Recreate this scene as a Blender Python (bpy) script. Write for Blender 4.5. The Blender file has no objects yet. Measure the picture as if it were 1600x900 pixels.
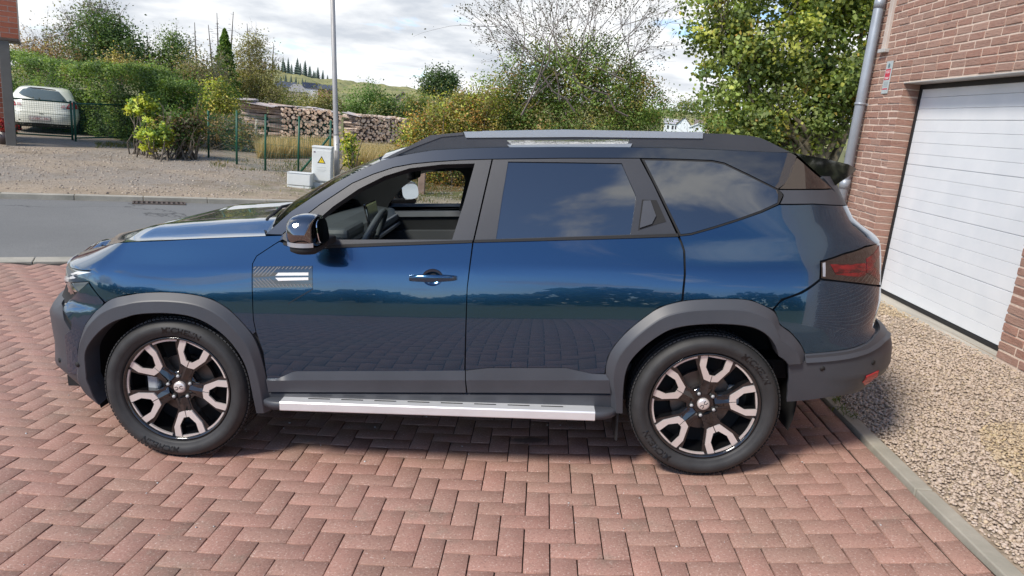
import bpy, bmesh, math, random
import numpy as np
from mathutils import Vector, Matrix
from mathutils.geometry import delaunay_2d_cdt
from mathutils.bvhtree import BVHTree

random.seed(7)
RNG = np.random.default_rng(7)
SC = bpy.context.scene
COL = SC.collection
R_ = math.radians

# ------------------------------------------------------------------ camera
F = 1115.0                                   # focal length in photo pixels (1600 wide)
CAM = np.array([-0.3518, -3.482, 1.7538])
VV, VY = (387.0, 5095.0), (835.0, 450 - ((387 - 800) * (835 - 800) + F * F) / (5095 - 450))
_dn = np.array([VV[0] - 800, -(VV[1] - 450), F]); _dn /= np.linalg.norm(_dn)
_Z = -_dn
_Y = np.array([VY[0] - 800, -(VY[1] - 450), F]); _Y -= _Z * (_Y @ _Z); _Y /= np.linalg.norm(_Y)
_X = -np.cross(_Y, _Z)
RC = np.stack([_X, _Y, _Z], 1)               # rows: camera right, up, forward in world axes
cam_data = bpy.data.cameras.new("camera")
cam_data.sensor_width = 36.0
cam_data.lens = F * 36.0 / 1600.0
cam_data.clip_start = 0.05
cam_data.clip_end = 6000.0
cam = bpy.data.objects.new("camera", cam_data)
COL.objects.link(cam)
cam.matrix_world = Matrix([[RC[0][k], RC[1][k], -RC[2][k], CAM[k]] for k in range(3)] + [[0, 0, 0, 1]])
SC.camera = cam

# ------------------------------------------------------------------ light
SUN_EL, SUN_AZ = R_(45), R_(225)             # azimuth clockwise from +Y: behind the camera, to its left
world = bpy.data.worlds.new("World"); SC.world = world; world.use_nodes = True
def build_world():
    nt = world.node_tree; nt.nodes.clear(); N = nt.nodes.new; L = nt.links.new
    out = N('ShaderNodeOutputWorld'); mix = N('ShaderNodeMixShader')
    sky = N('ShaderNodeTexSky'); sky.sky_type = 'NISHITA'; sky.sun_disc = False
    sky.sun_elevation = SUN_EL; sky.sun_rotation = SUN_AZ; sky.air_density = 0.85; sky.altitude = 600; sky.dust_density = 0.15; sky.ozone_density = 3.0
    b1 = N('ShaderNodeBackground'); b1.inputs['Strength'].default_value = 0.13
    b2 = N('ShaderNodeBackground'); b2.inputs['Strength'].default_value = 0.78
    L(sky.outputs[0], b1.inputs['Color'])
    tc = N('ShaderNodeTexCoord'); sep = N('ShaderNodeSeparateXYZ'); L(tc.outputs['Generated'], sep.inputs[0])
    def M(op, a, b=None, c=None):
        n = N('ShaderNodeMath'); n.operation = op
        for k, v in enumerate((a, b, c)):
            if v is None: continue
            if isinstance(v, (int, float)): n.inputs[k].default_value = v
            else: L(v, n.inputs[k])
        return n.outputs[0]
    zz = M('ADD', M('MAXIMUM', sep.outputs[2], 0.0), 0.16)
    cmb = N('ShaderNodeCombineXYZ'); L(M('DIVIDE', sep.outputs[0], zz), cmb.inputs[0]); L(M('DIVIDE', sep.outputs[1], zz), cmb.inputs[1])
    n1 = N('ShaderNodeTexNoise'); n1.inputs['Scale'].default_value = 0.95; n1.inputs['Detail'].default_value = 9; n1.inputs['Roughness'].default_value = 0.58; n1.inputs['Distortion'].default_value = 0.35
    L(cmb.outputs[0], n1.inputs['Vector'])
    low = M('MULTIPLY', M('MULTIPLY', M('MAXIMUM', M('SUBTRACT', 0.45, sep.outputs[2]), 0.0), 0.30), M('MAXIMUM', M('MULTIPLY_ADD', sep.outputs[1], 0.5, 0.5), 0.0))   # cloud thickens towards the horizon
    dens = M('ADD', n1.outputs[0], M('ADD', low, M('ADD', M('MULTIPLY_ADD', sep.outputs[1], 0.035, -0.022), M('MULTIPLY', M('MAXIMUM', M('SUBTRACT', sep.outputs[2], 0.3), 0.0), -0.10))))
    mr = N('ShaderNodeMapRange'); mr.interpolation_type = 'SMOOTHSTEP'
    mr.inputs[1].default_value = 0.485; mr.inputs[2].default_value = 0.565; L(dens, mr.inputs[0])
    n2 = N('ShaderNodeTexNoise'); n2.inputs['Scale'].default_value = 1.5; n2.inputs['Detail'].default_value = 7; n2.inputs['Roughness'].default_value = 0.55
    add = N('ShaderNodeVectorMath'); add.operation = 'ADD'; add.inputs[1].default_value = (3.1, 7.7, 0.4); L(cmb.outputs[0], add.inputs[0]); L(add.outputs[0], n2.inputs['Vector'])
    cr = N('ShaderNodeValToRGB'); L(n2.outputs[0], cr.inputs[0])
    cr.color_ramp.elements[0].position = 0.35; cr.color_ramp.elements[0].color = (0.57, 0.61, 0.67, 1)
    cr.color_ramp.elements[1].position = 0.56; cr.color_ramp.elements[1].color = (0.98, 0.99, 1.0, 1)
    L(cr.outputs[0], b2.inputs['Color'])
    L(mr.outputs[0], mix.inputs[0]); L(b1.outputs[0], mix.inputs[1]); L(b2.outputs[0], mix.inputs[2])
    L(mix.outputs[0], out.inputs['Surface'])
build_world()
sun_data = bpy.data.lights.new("sun", 'SUN'); sun_data.energy = 2.9; sun_data.angle = R_(13); sun_data.color = (1.0, 0.93, 0.82)
sun = bpy.data.objects.new("sun", sun_data); COL.objects.link(sun)
_sd = Vector((math.sin(SUN_AZ) * math.cos(SUN_EL), math.cos(SUN_AZ) * math.cos(SUN_EL), math.sin(SUN_EL)))
sun.rotation_euler = _sd.to_track_quat('Z', 'Y').to_euler()
SC.view_settings.view_transform = 'Standard'; SC.view_settings.look = 'None'
SC.view_settings.exposure = 0.62; SC.view_settings.gamma = 1.0; SC.view_settings.use_curve_mapping = False

# ------------------------------------------------------------------ pixel <-> place helpers
def ray(u, v):
    return np.array([(u - 800) / F, -(v - 450) / F, 1.0]) @ RC
def at_depth(u, v, d):
    return CAM + ray(u, v) * d
def project(p):
    c = RC @ (np.asarray(p, float) - CAM)
    return 800 + F * c[0] / c[2], 450 - F * c[1] / c[2], c[2]
def on_x(u, v, X):
    d = ray(u, v); return CAM + d * ((X - CAM[0]) / d[0])

# ------------------------------------------------------------------ mesh helpers
def link(name, me, parent=None, mats=()):
    o = bpy.data.objects.new(name, me); COL.objects.link(o)
    for m in (mats if isinstance(mats, (list, tuple)) else [mats]):
        if m is not None: me.materials.append(m)
    if parent is not None: o.parent = parent
    return o
def tag(o, label=None, cat=None, group=None, kind=None):
    if label: o['label'] = label
    if cat: o['category'] = cat
    if group: o['group'] = group
    if kind: o['kind'] = kind
    return o
def thing(name, label, cat, loc=(0, 0, 0), rz=0.0, group=None):
    o = bpy.data.objects.new(name, None); COL.objects.link(o); o.empty_display_size = 0.2
    o.location = loc; o.rotation_euler = (0, 0, rz)
    return tag(o, label, cat, group)
def mesh_arr(name, V, Fc, smooth=False, col=None, rnd=None):
    """V (n,3); Fc (m,k) same-size faces; col (m,3) per-face colour; rnd (m,) per-face number"""
    V = np.asarray(V, np.float32); Fc = np.asarray(Fc, np.int32)
    me = bpy.data.meshes.new(name); m, k = Fc.shape
    me.vertices.add(len(V)); me.vertices.foreach_set('co', V.ravel())
    me.loops.add(m * k); me.loops.foreach_set('vertex_index', Fc.ravel())
    me.polygons.add(m); me.polygons.foreach_set('loop_start', np.arange(0, m * k, k, dtype=np.int32))
    me.polygons.foreach_set('loop_total', np.full(m, k, np.int32))
    if smooth: me.polygons.foreach_set('use_smooth', np.ones(m, bool))
    me.update(calc_edges=True)
    if col is not None:
        a = me.attributes.new('col', 'FLOAT_COLOR', 'FACE')
        a.data.foreach_set('color', np.concatenate([np.asarray(col, np.float32), np.ones((m, 1), np.float32)], 1).ravel())
    if rnd is not None:
        a = me.attributes.new('rnd', 'FLOAT', 'FACE'); a.data.foreach_set('value', np.asarray(rnd, np.float32))
    return me
def mesh_list(name, V, Fc, smooth=False):
    me = bpy.data.meshes.new(name); me.from_pydata([tuple(v) for v in V], [], [tuple(f) for f in Fc])
    if smooth: me.polygons.foreach_set('use_smooth', np.ones(len(me.polygons), bool))
    me.update(); return me
class MB:
    """collects shapes for ONE mesh"""
    def __init__(s): s.V = []; s.F = []; s.S = []
    def add(s, V, Fc, smooth=False):
        o = len(s.V); s.V += [tuple(v) for v in V]; s.F += [tuple(i + o for i in f) for f in Fc]; s.S += [smooth] * len(Fc); return s
    def box(s, c, d, rz=0.0, bev=0.0, M=None):
        x, y, z = d[0] / 2, d[1] / 2, d[2] / 2
        bm = bmesh.new(); bmesh.ops.create_cube(bm, size=1.0)
        for v in bm.verts: v.co = Vector((v.co.x * d[0], v.co.y * d[1], v.co.z * d[2]))
        if bev > 0: bmesh.ops.bevel(bm, geom=bm.edges[:], offset=bev, segments=1 if bev < .004 else 2, profile=0.5, affect='EDGES')
        T = Matrix.Translation(c) @ (M if M is not None else Matrix.Rotation(rz, 4, 'Z'))
        bm.verts.ensure_lookup_table(); s.add([T @ v.co for v in bm.verts], [[v.index for v in f.verts] for f in bm.faces]); bm.free(); return s
    def tube(s, pts, rad, n=8, cap=True):
        P = [Vector(p) for p in pts]; rad = rad if hasattr(rad, '__len__') else [rad] * len(P)
        V = []; Fc = []; up = None
        for i, p in enumerate(P):
            t = (P[min(i + 1, len(P) - 1)] - P[max(i - 1, 0)]).normalized()
            if up is None: up = Vector((0, 0, 1)) if abs(t.z) < 0.9 else Vector((1, 0, 0))
            a = t.cross(up).normalized(); b = a.cross(t).normalized(); up = b
            for k in range(n):
                w = 2 * math.pi * k / n; V.append(p + (a * math.cos(w) + b * math.sin(w)) * rad[i])
        for i in range(len(P) - 1):
            for k in range(n): Fc.append((i * n + k, i * n + (k + 1) % n, (i + 1) * n + (k + 1) % n, (i + 1) * n + k))
        if cap: Fc += [tuple(range(n))[::-1], tuple((len(P) - 1) * n + k for k in range(n))]
        return s.add(V, Fc, n > 5)
    def loft(s, rings, closed=False, smooth=True, flip=False):
        n = len(rings[0]); V = [p for r in rings for p in r]; Fc = []
        for i in range(len(rings) - 1):
            for k in range(n if closed else n - 1):
                f = (i * n + k, i * n + (k + 1) % n, (i + 1) * n + (k + 1) % n, (i + 1) * n + k)
                Fc.append(f[::-1] if flip else f)
        return s.add(V, Fc, smooth)
    def prism(s, poly, a, b):
        """poly list of 3D points (planar), swept by vector a..b"""
        a = Vector(a); b = Vector(b); n = len(poly); P = [Vector(p) for p in poly]
        return s.add([p + a for p in P] + [p + b for p in P],
                     [tuple(range(n))[::-1], tuple(range(n, 2 * n))] + [(k, (k + 1) % n, n + (k + 1) % n, n + k) for k in range(n)])
    def mesh(s, name):
        me = bpy.data.meshes.new(name); me.from_pydata(s.V, [], s.F)
        me.polygons.foreach_set('use_smooth', np.array(s.S, bool)); me.update(); return me
    def build(s, name, m, parent=None): return link(name, s.mesh(name), parent, m)

# ------------------------------------------------------------------ material helpers
MATS = {}
class NT:
    def __init__(s, name):
        s.m = bpy.data.materials.new(name); s.m.use_nodes = True; s.t = s.m.node_tree; s.b = s.t.nodes['Principled BSDF']; s.out = s.t.nodes['Material Output']
        MATS[name] = s.m
    def n(s, typ, **kw):
        q = s.t.nodes.new(typ)
        for k, v in kw.items():
            if k.startswith('i_'): q.inputs[k[2:].replace('_', ' ')].default_value = v
            else: setattr(q, k, v)
        return q
    def l(s, a, b): s.t.links.new(a, b)
    def set(s, **kw):
        for k, v in kw.items(): s.b.inputs[k.replace('_', ' ')].default_value = v
        return s
    def coord(s, kind='Object', scale=None):
        tc = s.n('ShaderNodeTexCoord'); o = tc.outputs[kind]
        if kind == 'World': pass
        if scale is None: return o
        mp = s.n('ShaderNodeMapping'); mp.inputs['Scale'].default_value = scale if hasattr(scale, '__len__') else (scale,) * 3
        s.l(o, mp.inputs[0]); return mp.outputs[0]
    def pos(s, scale=None):
        g = s.n('ShaderNodeNewGeometry'); o = g.outputs['Position']
        if scale is None: return o
        mp = s.n('ShaderNodeMapping'); mp.inputs['Scale'].default_value = scale if hasattr(scale, '__len__') else (scale,) * 3
        s.l(o, mp.inputs[0]); return mp.outputs[0]
    def noise(s, vec, scale, detail=4, rough=.55, out=0):
        q = s.n('ShaderNodeTexNoise'); q.inputs['Scale'].default_value = scale; q.inputs['Detail'].default_value = detail; q.inputs['Roughness'].default_value = rough
        if vec is not None: s.l(vec, q.inputs['Vector'])
        return q.outputs[out]
    def ramp(s, fac, stops, interp='LINEAR'):
        q = s.n('ShaderNodeValToRGB'); s.l(fac, q.inputs[0]); cr = q.color_ramp; cr.interpolation = interp
        while len(cr.elements) < len(stops): cr.elements.new(0.5)
        for e, (p, c) in zip(cr.elements, stops): e.position = p; e.color = tuple(c) + (1,) if len(c) == 3 else c
        return q.outputs[0]
    def mix(s, fac, a, b, mode='MIX'):
        q = s.n('ShaderNodeMix', data_type='RGBA', blend_type=mode)
        for k, v in ((0, fac), (6, a), (7, b)):
            if isinstance(v, (int, float)): q.inputs[k].default_value = v
            elif isinstance(v, tuple): q.inputs[k].default_value = tuple(v) + ((1,) if len(v) == 3 else ())
            else: s.l(v, q.inputs[k])
        return q.outputs[2]
    def math(s, op, a, b=None):
        q = s.n('ShaderNodeMath', operation=op)
        for k, v in ((0, a), (1, b)):
            if v is None: continue
            if isinstance(v, (int, float)): q.inputs[k].default_value = v
            else: s.l(v, q.inputs[k])
        return q.outputs[0]
    def rnd(s):
        """one random number per piece, from the object or from the face attribute of a joined mesh"""
        oi = s.n('ShaderNodeObjectInfo'); at = s.n('ShaderNodeAttribute', attribute_name='rnd')
        return s.math('FRACT', s.math('ADD', oi.outputs['Random'], at.outputs['Fac']))
    def color(s, c): s.l(c, s.b.inputs['Base Color']); return s
    def bump(s, h, strength=.3, dist=.01, normal=None):
        q = s.n('ShaderNodeBump'); q.inputs['Strength'].default_value = strength; q.inputs['Distance'].default_value = dist; s.l(h, q.inputs['Height'])
        s.l(q.outputs[0], s.b.inputs['Normal']); return q
def simple(name, col, rough=.5, metal=0.0, **kw):
    q = NT(name); q.set(Base_Color=tuple(col) + (1,), Roughness=rough, Metallic=metal, **kw); return q.m
def grainy(name, col, rough=.6, var=.18, scale=6.0, bump=.0, bscale=200., metal=0.0, kind='Object', **kw):
    q = NT(name); v = q.coord(kind); n = q.noise(v, scale, 5)
    lo = tuple(c * (1 - var) for c in col); hi = tuple(c * (1 + var) for c in col)
    q.color(q.ramp(n, [(.3, lo), (.7, hi)])); q.set(Roughness=rough, Metallic=metal, **kw)
    if bump: q.bump(q.noise(v, bscale, 3), bump, .004)
    return q.m

# ================================================================== GROUND
PSI = -0.0167; PU = 0.11                                             # paving grid: yaw and half-paver module
def smooth(x): x = np.clip(x, 0, 1); return x * x * (3 - 2 * x)
def road_t(X, Y): return (X + 8.59) * -0.469 + (Y - 7.49) * 0.883     # metres beyond the far road edge
def road_s(X, Y): return (X + 8.59) * 0.883 + (Y - 7.49) * 0.469
def road_xy(s, t): return -8.59 + s * 0.883 - t * 0.469, 7.49 + s * 0.469 + t * 0.883
ROADW = 4.73
def drive_z(X, Y):
    X = np.asarray(X, float); Y = np.asarray(Y, float)
    lx = math.cos(PSI) * X + math.sin(PSI) * Y; ly = -math.sin(PSI) * X + math.cos(PSI) * Y
    lx0 = np.clip(lx, -2.667, 1.70); lyc = np.clip(ly, -1.35, 1.0)
    z = -0.0165 * lyc + 0.0076 * lyc ** 2 + 0.0885 * lx0 + 0.0087 * lx0 * lyc + 0.0166 * lx0 ** 2
    z = z + np.clip(lx - 1.70, 0, 1.6) * 0.105
    return z
def ground_z(X, Y):
    X = np.asarray(X, float); Y = np.asarray(Y, float); t = road_t(X, Y)
    w = smooth((t + ROADW + 3.2) / 3.2); near = drive_z(X, Y) * (1 - w) + (-0.14 - 0.0 * X) * w
    slope = 0.008 + 0.016 * smooth((-X - 1) / 7.0)
    far = -0.10 + slope * np.clip(t, 0, 22)
    return np.where(t < -ROADW, near, np.where(t < 0, -0.18, far))
def gz(x, y): return float(ground_z(x, y))
def on_ground(u, v, dz=0.0, tmax=400.):
    d = ray(u, v); lo, hi = 1.0, None; prev = 1.0
    for t in np.concatenate([np.arange(1.5, 60, .25), np.arange(60, tmax, 5)]):
        p = CAM + d * t
        if p[2] < gz(p[0], p[1]) + dz: hi = t; lo = prev; break
        prev = t
    if hi is None: hi = tmax; return CAM + d * hi
    for _ in range(30):
        m = (lo + hi) / 2; p = CAM + d * m
        if p[2] < gz(p[0], p[1]) + dz: hi = m
        else: lo = m
    return CAM + d * hi
def sheet(name, S0, S1, ds, T0, T1, dt, zfun, m, lift=0.0, fr=None):
    """grid in road coordinates (s along the road, t across)"""
    ns = max(2, int(round((S1 - S0) / ds)) + 1); nt_ = max(2, int(round((T1 - T0) / dt)) + 1)
    s, t = np.meshgrid(np.linspace(S0, S1, ns), np.linspace(T0, T1, nt_), indexing='ij')
    X, Y = road_xy(s, t); V = np.stack([X, Y, zfun(X, Y) + lift], -1).reshape(-1, 3)
    i, j = np.meshgrid(np.arange(ns - 1), np.arange(nt_ - 1), indexing='ij'); a = (i * nt_ + j).ravel()
    me = mesh_arr(name, V, np.stack([a, a + nt_, a + nt_ + 1, a + 1], 1), True)
    o = link(name, me, None, m); return tag(o, kind='structure')

# ---- far ground
q = NT('meadow'); v = q.pos()
n1 = q.noise(v, .06, 6); n2 = q.noise(v, 1.7, 6)
c = q.mix(n1, (.10, .12, .035), (.21, .19, .07)); c = q.mix(q.ramp(n2, [(.35, (0, 0, 0)), (.7, (1, 1, 1))]), c, (.15, .15, .05)); q.color(c); q.set(Roughness=.95); q.bump(n2, .6, .1)
g = np.concatenate([-np.geomspace(2600, 16, 34), np.arange(-15, 15.01, .5), np.geomspace(16, 2600, 34)])
X, Y = np.meshgrid(g, g, indexing='ij'); t = road_t(X, Y)
off = np.where(t < 0, .14, .14 * (1 - smooth((t - 9) / 6)) + .01)
Z = np.where((t < 1.2) & (t > -ROADW - .3), -.36, ground_z(X, Y) - off)
n = len(g); i, j = np.meshgrid(np.arange(n - 1), np.arange(n - 1), indexing='ij'); a = (i * n + j).ravel()
tag(link('ground', mesh_arr('ground', np.stack([X, Y, Z], -1).reshape(-1, 3), np.stack([a, a + n, a + n + 1, a + 1], 1), True), None, MATS['meadow']), kind='structure')

# ---- road
q = NT('asphalt'); v = q.pos()
n1 = q.noise(v, 1.1, 6, .6); n2 = q.noise(v, 130, 3); n3 = q.noise(v, .33, 4)
c = q.ramp(n2, [(.3, (.105, .105, .100)), (.72, (.235, .235, .225))]); c = q.mix(q.ramp(n1, [(.35, (0, 0, 0)), (.75, (.5,) * 3)]), c, (.20, .198, .188)); c = q.mix(q.ramp(n3, [(.5, (0, 0, 0)), (.62, (.35,) * 3)]), c, (.13, .13, .125))
vo = q.n('ShaderNodeTexVoronoi', feature='DISTANCE_TO_EDGE'); vo.inputs['Scale'].default_value = .22
wn = q.n('ShaderNodeTexNoise'); wn.inputs['Scale'].default_value = 1.4; wn.inputs['Detail'].default_value = 6; q.l(v, wn.inputs['Vector'])
va = q.n('ShaderNodeVectorMath', operation='MULTIPLY_ADD'); q.l(wn.outputs[1], va.inputs[0]); va.inputs[1].default_value = (1.5,) * 3; q.l(v, va.inputs[2]); q.l(va.outputs[0], vo.inputs['Vector'])
crack = q.ramp(vo.outputs['Distance'], [(.0, (1, 1, 1)), (.0045, (0, 0, 0))])
c = q.mix(crack, c, (.05, .05, .048)); q.color(c); q.set(Roughness=.85); q.bump(n2, .35, .004)
sheet('road', -40, 60, 1.0, -ROADW + .10, -.02, .8, lambda X, Y: np.full_like(X, -.18), MATS['asphalt'])
grainy('concrete', (.42, .39, .33), .85, .22, 3.0, .3, 90., kind='Generated')
q = NT('kerb_stone'); v = q.pos(); n1 = q.noise(v, 2.3, 6, .65); n2 = q.noise(v, 60, 3)
q.color(q.mix(q.ramp(n2, [(.3, (.0,) * 3), (.7, (.6,) * 3)]), q.ramp(n1, [(.3, (.24, .235, .19)), (.55, (.40, .375, .31)), (.75, (.5, .46, .38))]), (.33, .30, .25))); q.set(Roughness=.9); q.bump(n2, .4, .004)
def kerb(name, t0, t1, z, s0, s1, lift, drop):
    root = bpy.data.objects.new(name, None); COL.objects.link(root); tag(root, kind='structure')
    s = s0
    while s < s1:
        mb = MB(); x, y = road_xy(s + .5, (t0 + t1) / 2)
        mb.box((x, y, z - drop / 2 + lift + random.uniform(-.003, .003)), (.992, abs(t1 - t0), drop), math.atan2(.469, .883), .008)
        mb.build('kerb_stone', MATS['kerb_stone'], root); s += 1.0
    return root
kerb('road_kerb', -.02, .13, -.095, -3, 17, 0, .16)                   # far side, a step of some 8 cm
kerb('road_kerb', -ROADW - .14, -ROADW + .09, -.135, -4, 8, 0, .12)    # near side, almost flush with the paving

# ---- gravel lot beyond the road
q = NT('lot_gravel'); v = q.pos()
sep = q.n('ShaderNodeSeparateXYZ'); q.l(v, sep.inputs[0])
tt = q.math('ADD', q.math('MULTIPLY', q.math('ADD', sep.outputs[0], 8.59), -.469), q.math('MULTIPLY', q.math('ADD', sep.outputs[1], -7.49), .883))
n1 = q.noise(v, .55, 6, .6); n2 = q.noise(v, 15, 5, .7); n3 = q.noise(v, 55, 3, .6)
grey = q.ramp(n3, [(.28, (.19, .155, .12)), (.52, (.37, .32, .265)), (.75, (.52, .455, .385))])
tan = q.ramp(n3, [(.28, (.26, .19, .125)), (.5, (.47, .37, .265)), (.75, (.62, .51, .39))])
edge = q.ramp(q.math('ADD', tt, q.math('MULTIPLY', n1, 1.6)), [(.0, (1, 1, 1)), (.12, (1, 1, 1)), (.19, (0, 0, 0))])
rr = q.n('ShaderNodeMapRange'); q.l(q.math('ADD', tt, q.math('MULTIPLY', q.math('SUBTRACT', n1, .5), 2.4)), rr.inputs[0]); rr.inputs[1].default_value = .6; rr.inputs[2].default_value = 1.5; rr.inputs[3].default_value = 1; rr.inputs[4].default_value = 0
c = q.mix(rr.outputs[0], grey, tan)
c = q.mix(q.ramp(n1, [(.46, (0, 0, 0)), (.62, (.8,) * 3)]), c, tan); c = q.mix(q.ramp(q.noise(v, .9, 6, .7), [(.52, (0, 0, 0)), (.66, (.75,) * 3)]), c, q.ramp(n2, [(.3, (.16, .11, .07)), (.7, (.34, .27, .16))]))
gx = q.n('ShaderNodeMapRange'); q.l(q.math('ADD', sep.outputs[0], q.math('MULTIPLY', n1, 3.)), gx.inputs[0]); gx.inputs[1].default_value = -5.2; gx.inputs[2].default_value = -2.5
gt = q.n('ShaderNodeMapRange'); q.l(q.math('ADD', tt, q.math('MULTIPLY', n1, 2.)), gt.inputs[0]); gt.inputs[1].default_value = 1.4; gt.inputs[2].default_value = 2.2
gm = q.math('MULTIPLY', q.math('MULTIPLY', gx.outputs[0], gt.outputs[0]), q.ramp(q.noise(v, 2.2, 5), [(.4, (0, 0, 0)), (.55, (1, 1, 1))]))
c = q.mix(gm, c, q.ramp(n2, [(.3, (.09, .11, .025)), (.7, (.24, .22, .08))]))
far = q.n('ShaderNodeMapRange'); q.l(q.math('ADD', tt, q.math('MULTIPLY', n1, 2.)), far.inputs[0]); far.inputs[1].default_value = 7.6; far.inputs[2].default_value = 8.8
c = q.mix(q.math('MULTIPLY', far.outputs[0], gx.outputs[0]), c, q.ramp(n2, [(.3, (.10, .10, .03)), (.7, (.24, .20, .085))]))
c = q.mix(q.ramp(n2, [(.42, (.0,) * 3), (.7, (.5,) * 3)]), c, (.16, .135, .10)); q.color(c); q.set(Roughness=.95); q.bump(n3, 1.0, .03)
sheet('gravel_lot', -25, 40, .5, .12, 17, .5, ground_z, MATS['lot_gravel'], .0)

# ---- storm drain in the far gutter
p = on_ground(249, 317)
dr = thing('storm_drain', 'rusty iron storm drain grating set in the far gutter of the road', 'drain', (0, 0, 0))
m_rust = grainy('rusty_iron', (.105, .08, .065), .8, .4, 20, .2)
m_black = simple('black_void', (.008, .008, .008), .9)
s0, t0 = road_s(p[0], p[1]), road_t(p[0], p[1]); ang = math.atan2(.469, .883)
cx, cy = road_xy(s0, -.17)
MB().box((cx, cy, -.183), (.78, .26, .012), ang).build('pit', m_black, dr)
fr = MB()
for a, b, w, h in ((0, .13, .8, .025), (0, -.13, .8, .025), (.39, 0, .025, .26), (-.39, 0, .025, .26)):
    x, y = road_xy(s0 + a, -.17 + b); fr.box((x, y, -.173), (w, h, .02), ang)
fr.build('frame', m_rust, dr)
for k in range(10):
    x, y = road_xy(s0 - .34 + k * .0755, -.17); MB().box((x, y, -.172), (.035, .235, .016), ang).build('bar', m_rust, dr)

# ================================================================== DRIVEWAY PAVING
q = NT('paver'); v = q.pos(); r = q.rnd()
base = q.ramp(r, [(0, (.315, .168, .132)), (.25, (.38, .206, .163)), (.5, (.348, .192, .154)), (.75, (.33, .192, .151)), (1, (.395, .212, .167))])
n1 = q.noise(v, 105, 4, .8); n2 = q.noise(v, 1.6, 6, .6); n3 = q.noise(v, 26, 5, .65)
c = q.mix(q.ramp(n3, [(.35, (0, 0, 0)), (.75, (.55,) * 3)]), base, (.35, .205, .160))
c = q.mix(q.ramp(n2, [(.46, (0, 0, 0)), (.66, (.5,) * 3)]), c, (.30, .200, .150)); n5 = q.noise(v, 4.3, 6, .7); c = q.mix(q.ramp(n5, [(.56, (0, 0, 0)), (.70, (.55,) * 3)]), c, (.22, .17, .13))
c = q.mix(q.ramp(n1, [(.58, (0, 0, 0)), (.66, (.75,) * 3)]), c, (.66, .55, .48))
c = q.mix(q.ramp(n1, [(.34, (.8,) * 3), (.44, (0, 0, 0))]), c, (.13, .078, .062))
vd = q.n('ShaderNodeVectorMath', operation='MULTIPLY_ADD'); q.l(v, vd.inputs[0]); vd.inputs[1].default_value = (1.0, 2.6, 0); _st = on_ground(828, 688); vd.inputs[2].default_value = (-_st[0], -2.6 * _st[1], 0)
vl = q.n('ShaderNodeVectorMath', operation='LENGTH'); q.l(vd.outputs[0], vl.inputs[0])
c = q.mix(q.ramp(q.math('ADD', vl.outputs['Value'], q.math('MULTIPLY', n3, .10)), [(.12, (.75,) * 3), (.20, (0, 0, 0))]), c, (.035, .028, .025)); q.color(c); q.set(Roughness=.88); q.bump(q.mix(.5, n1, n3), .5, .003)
q = NT('paver_joint'); v = q.pos(); q.color(q.ramp(q.noise(v, 7, 6), [(.35, (.018, .012, .009)), (.62, (.045, .032, .022)), (.8, (.12, .10, .07))])); q.set(Roughness=1)

def lat_pt(a, b, dz=0.0):
    lx = a * PU; ly = -b * PU
    x = math.cos(PSI) * lx - math.sin(PSI) * ly; y = math.sin(PSI) * lx + math.cos(PSI) * ly
    return np.array([x, y, gz(x, y) + dz])
EDGE = 13.55
cells = []
for j in range(-62, 62):
    for i in range(-76, 15):
        k = (i - j) % 4
        if k == 0: cells.append((i, min(i + 2, EDGE), j, j + 1))
        elif k == 3: cells.append((i, min(i + 1, EDGE), j, j + 2))
for j in range(-62, 62, 2): cells.append((EDGE + .05, EDGE + 1.03, j + .62, j + 2.62))
def keep(c):
    a, b = (c[0] + c[1]) / 2, (c[2] + c[3]) / 2
    if c[1] - c[0] < .25 or c[0] >= EDGE + 1.2: return False
    p = lat_pt(a, b); return road_t(p[0], p[1]) < -ROADW - .25 and p[1] > -6.5 and p[0] > -8.2
cells = [c for c in cells if keep(c)]
def paver_shape(wx, wy):
    g, e, h = .0026, .0018, .05
    x, y = wx / 2 - g, wy / 2 - g
    V = [(sx * (x - e), sy * (y - e), 0) for sx, sy in ((-1, -1), (1, -1), (1, 1), (-1, 1))] + [(sx * x, sy * y, -e * .8) for sx, sy in ((-1, -1), (1, -1), (1, 1), (-1, 1))] + [(sx * x, sy * y, -h) for sx, sy in ((-1, -1), (1, -1), (1, 1), (-1, 1))]
    Fc = [(0, 1, 2, 3)] + [(4 + k, 4 + (k + 1) % 4, (k + 1) % 4, k) for k in range(4)] + [(8 + k, 8 + (k + 1) % 4, 4 + (k + 1) % 4, 4 + k) for k in range(4)]
    return np.array(V), np.array(Fc)
def paver_frame(c):
    a, b = (c[0] + c[1]) / 2, (c[2] + c[3]) / 2
    p = lat_pt(a, b); e = .4
    ex = lat_pt(a + e, b) - lat_pt(a - e, b); ey = lat_pt(a, b - e) - lat_pt(a, b + e)
    ex /= np.linalg.norm(ex); nz = np.cross(ex, ey); nz /= np.linalg.norm(nz); nz = nz + RNG.normal(0, .0045, 3); nz /= np.linalg.norm(nz)
    ex = ex - nz * (ex @ nz); ex /= np.linalg.norm(ex); ey = np.cross(nz, ex)
    return p + nz * RNG.normal(0, .0011), np.stack([ex, ey, nz], 1)
drive = bpy.data.objects.new('driveway', None)
area = []
for c in cells:
    p = lat_pt((c[0] + c[1]) / 2, (c[2] + c[3]) / 2); u, v_, d = project(p)
    vis = d > .5 and -10 < u < 1610 and v_ < 905 and c[1] - c[0] in (1, 2)
    hid = (p[1] > .25 and p[0] > -2.7 and p[0] < 2.0)                 # under and behind the car
    area.append(1 / d ** 3 if vis and not hid else 0)
order = np.argsort(-np.array(area)); singles = set(int(k) for k in order[:300])
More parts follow.
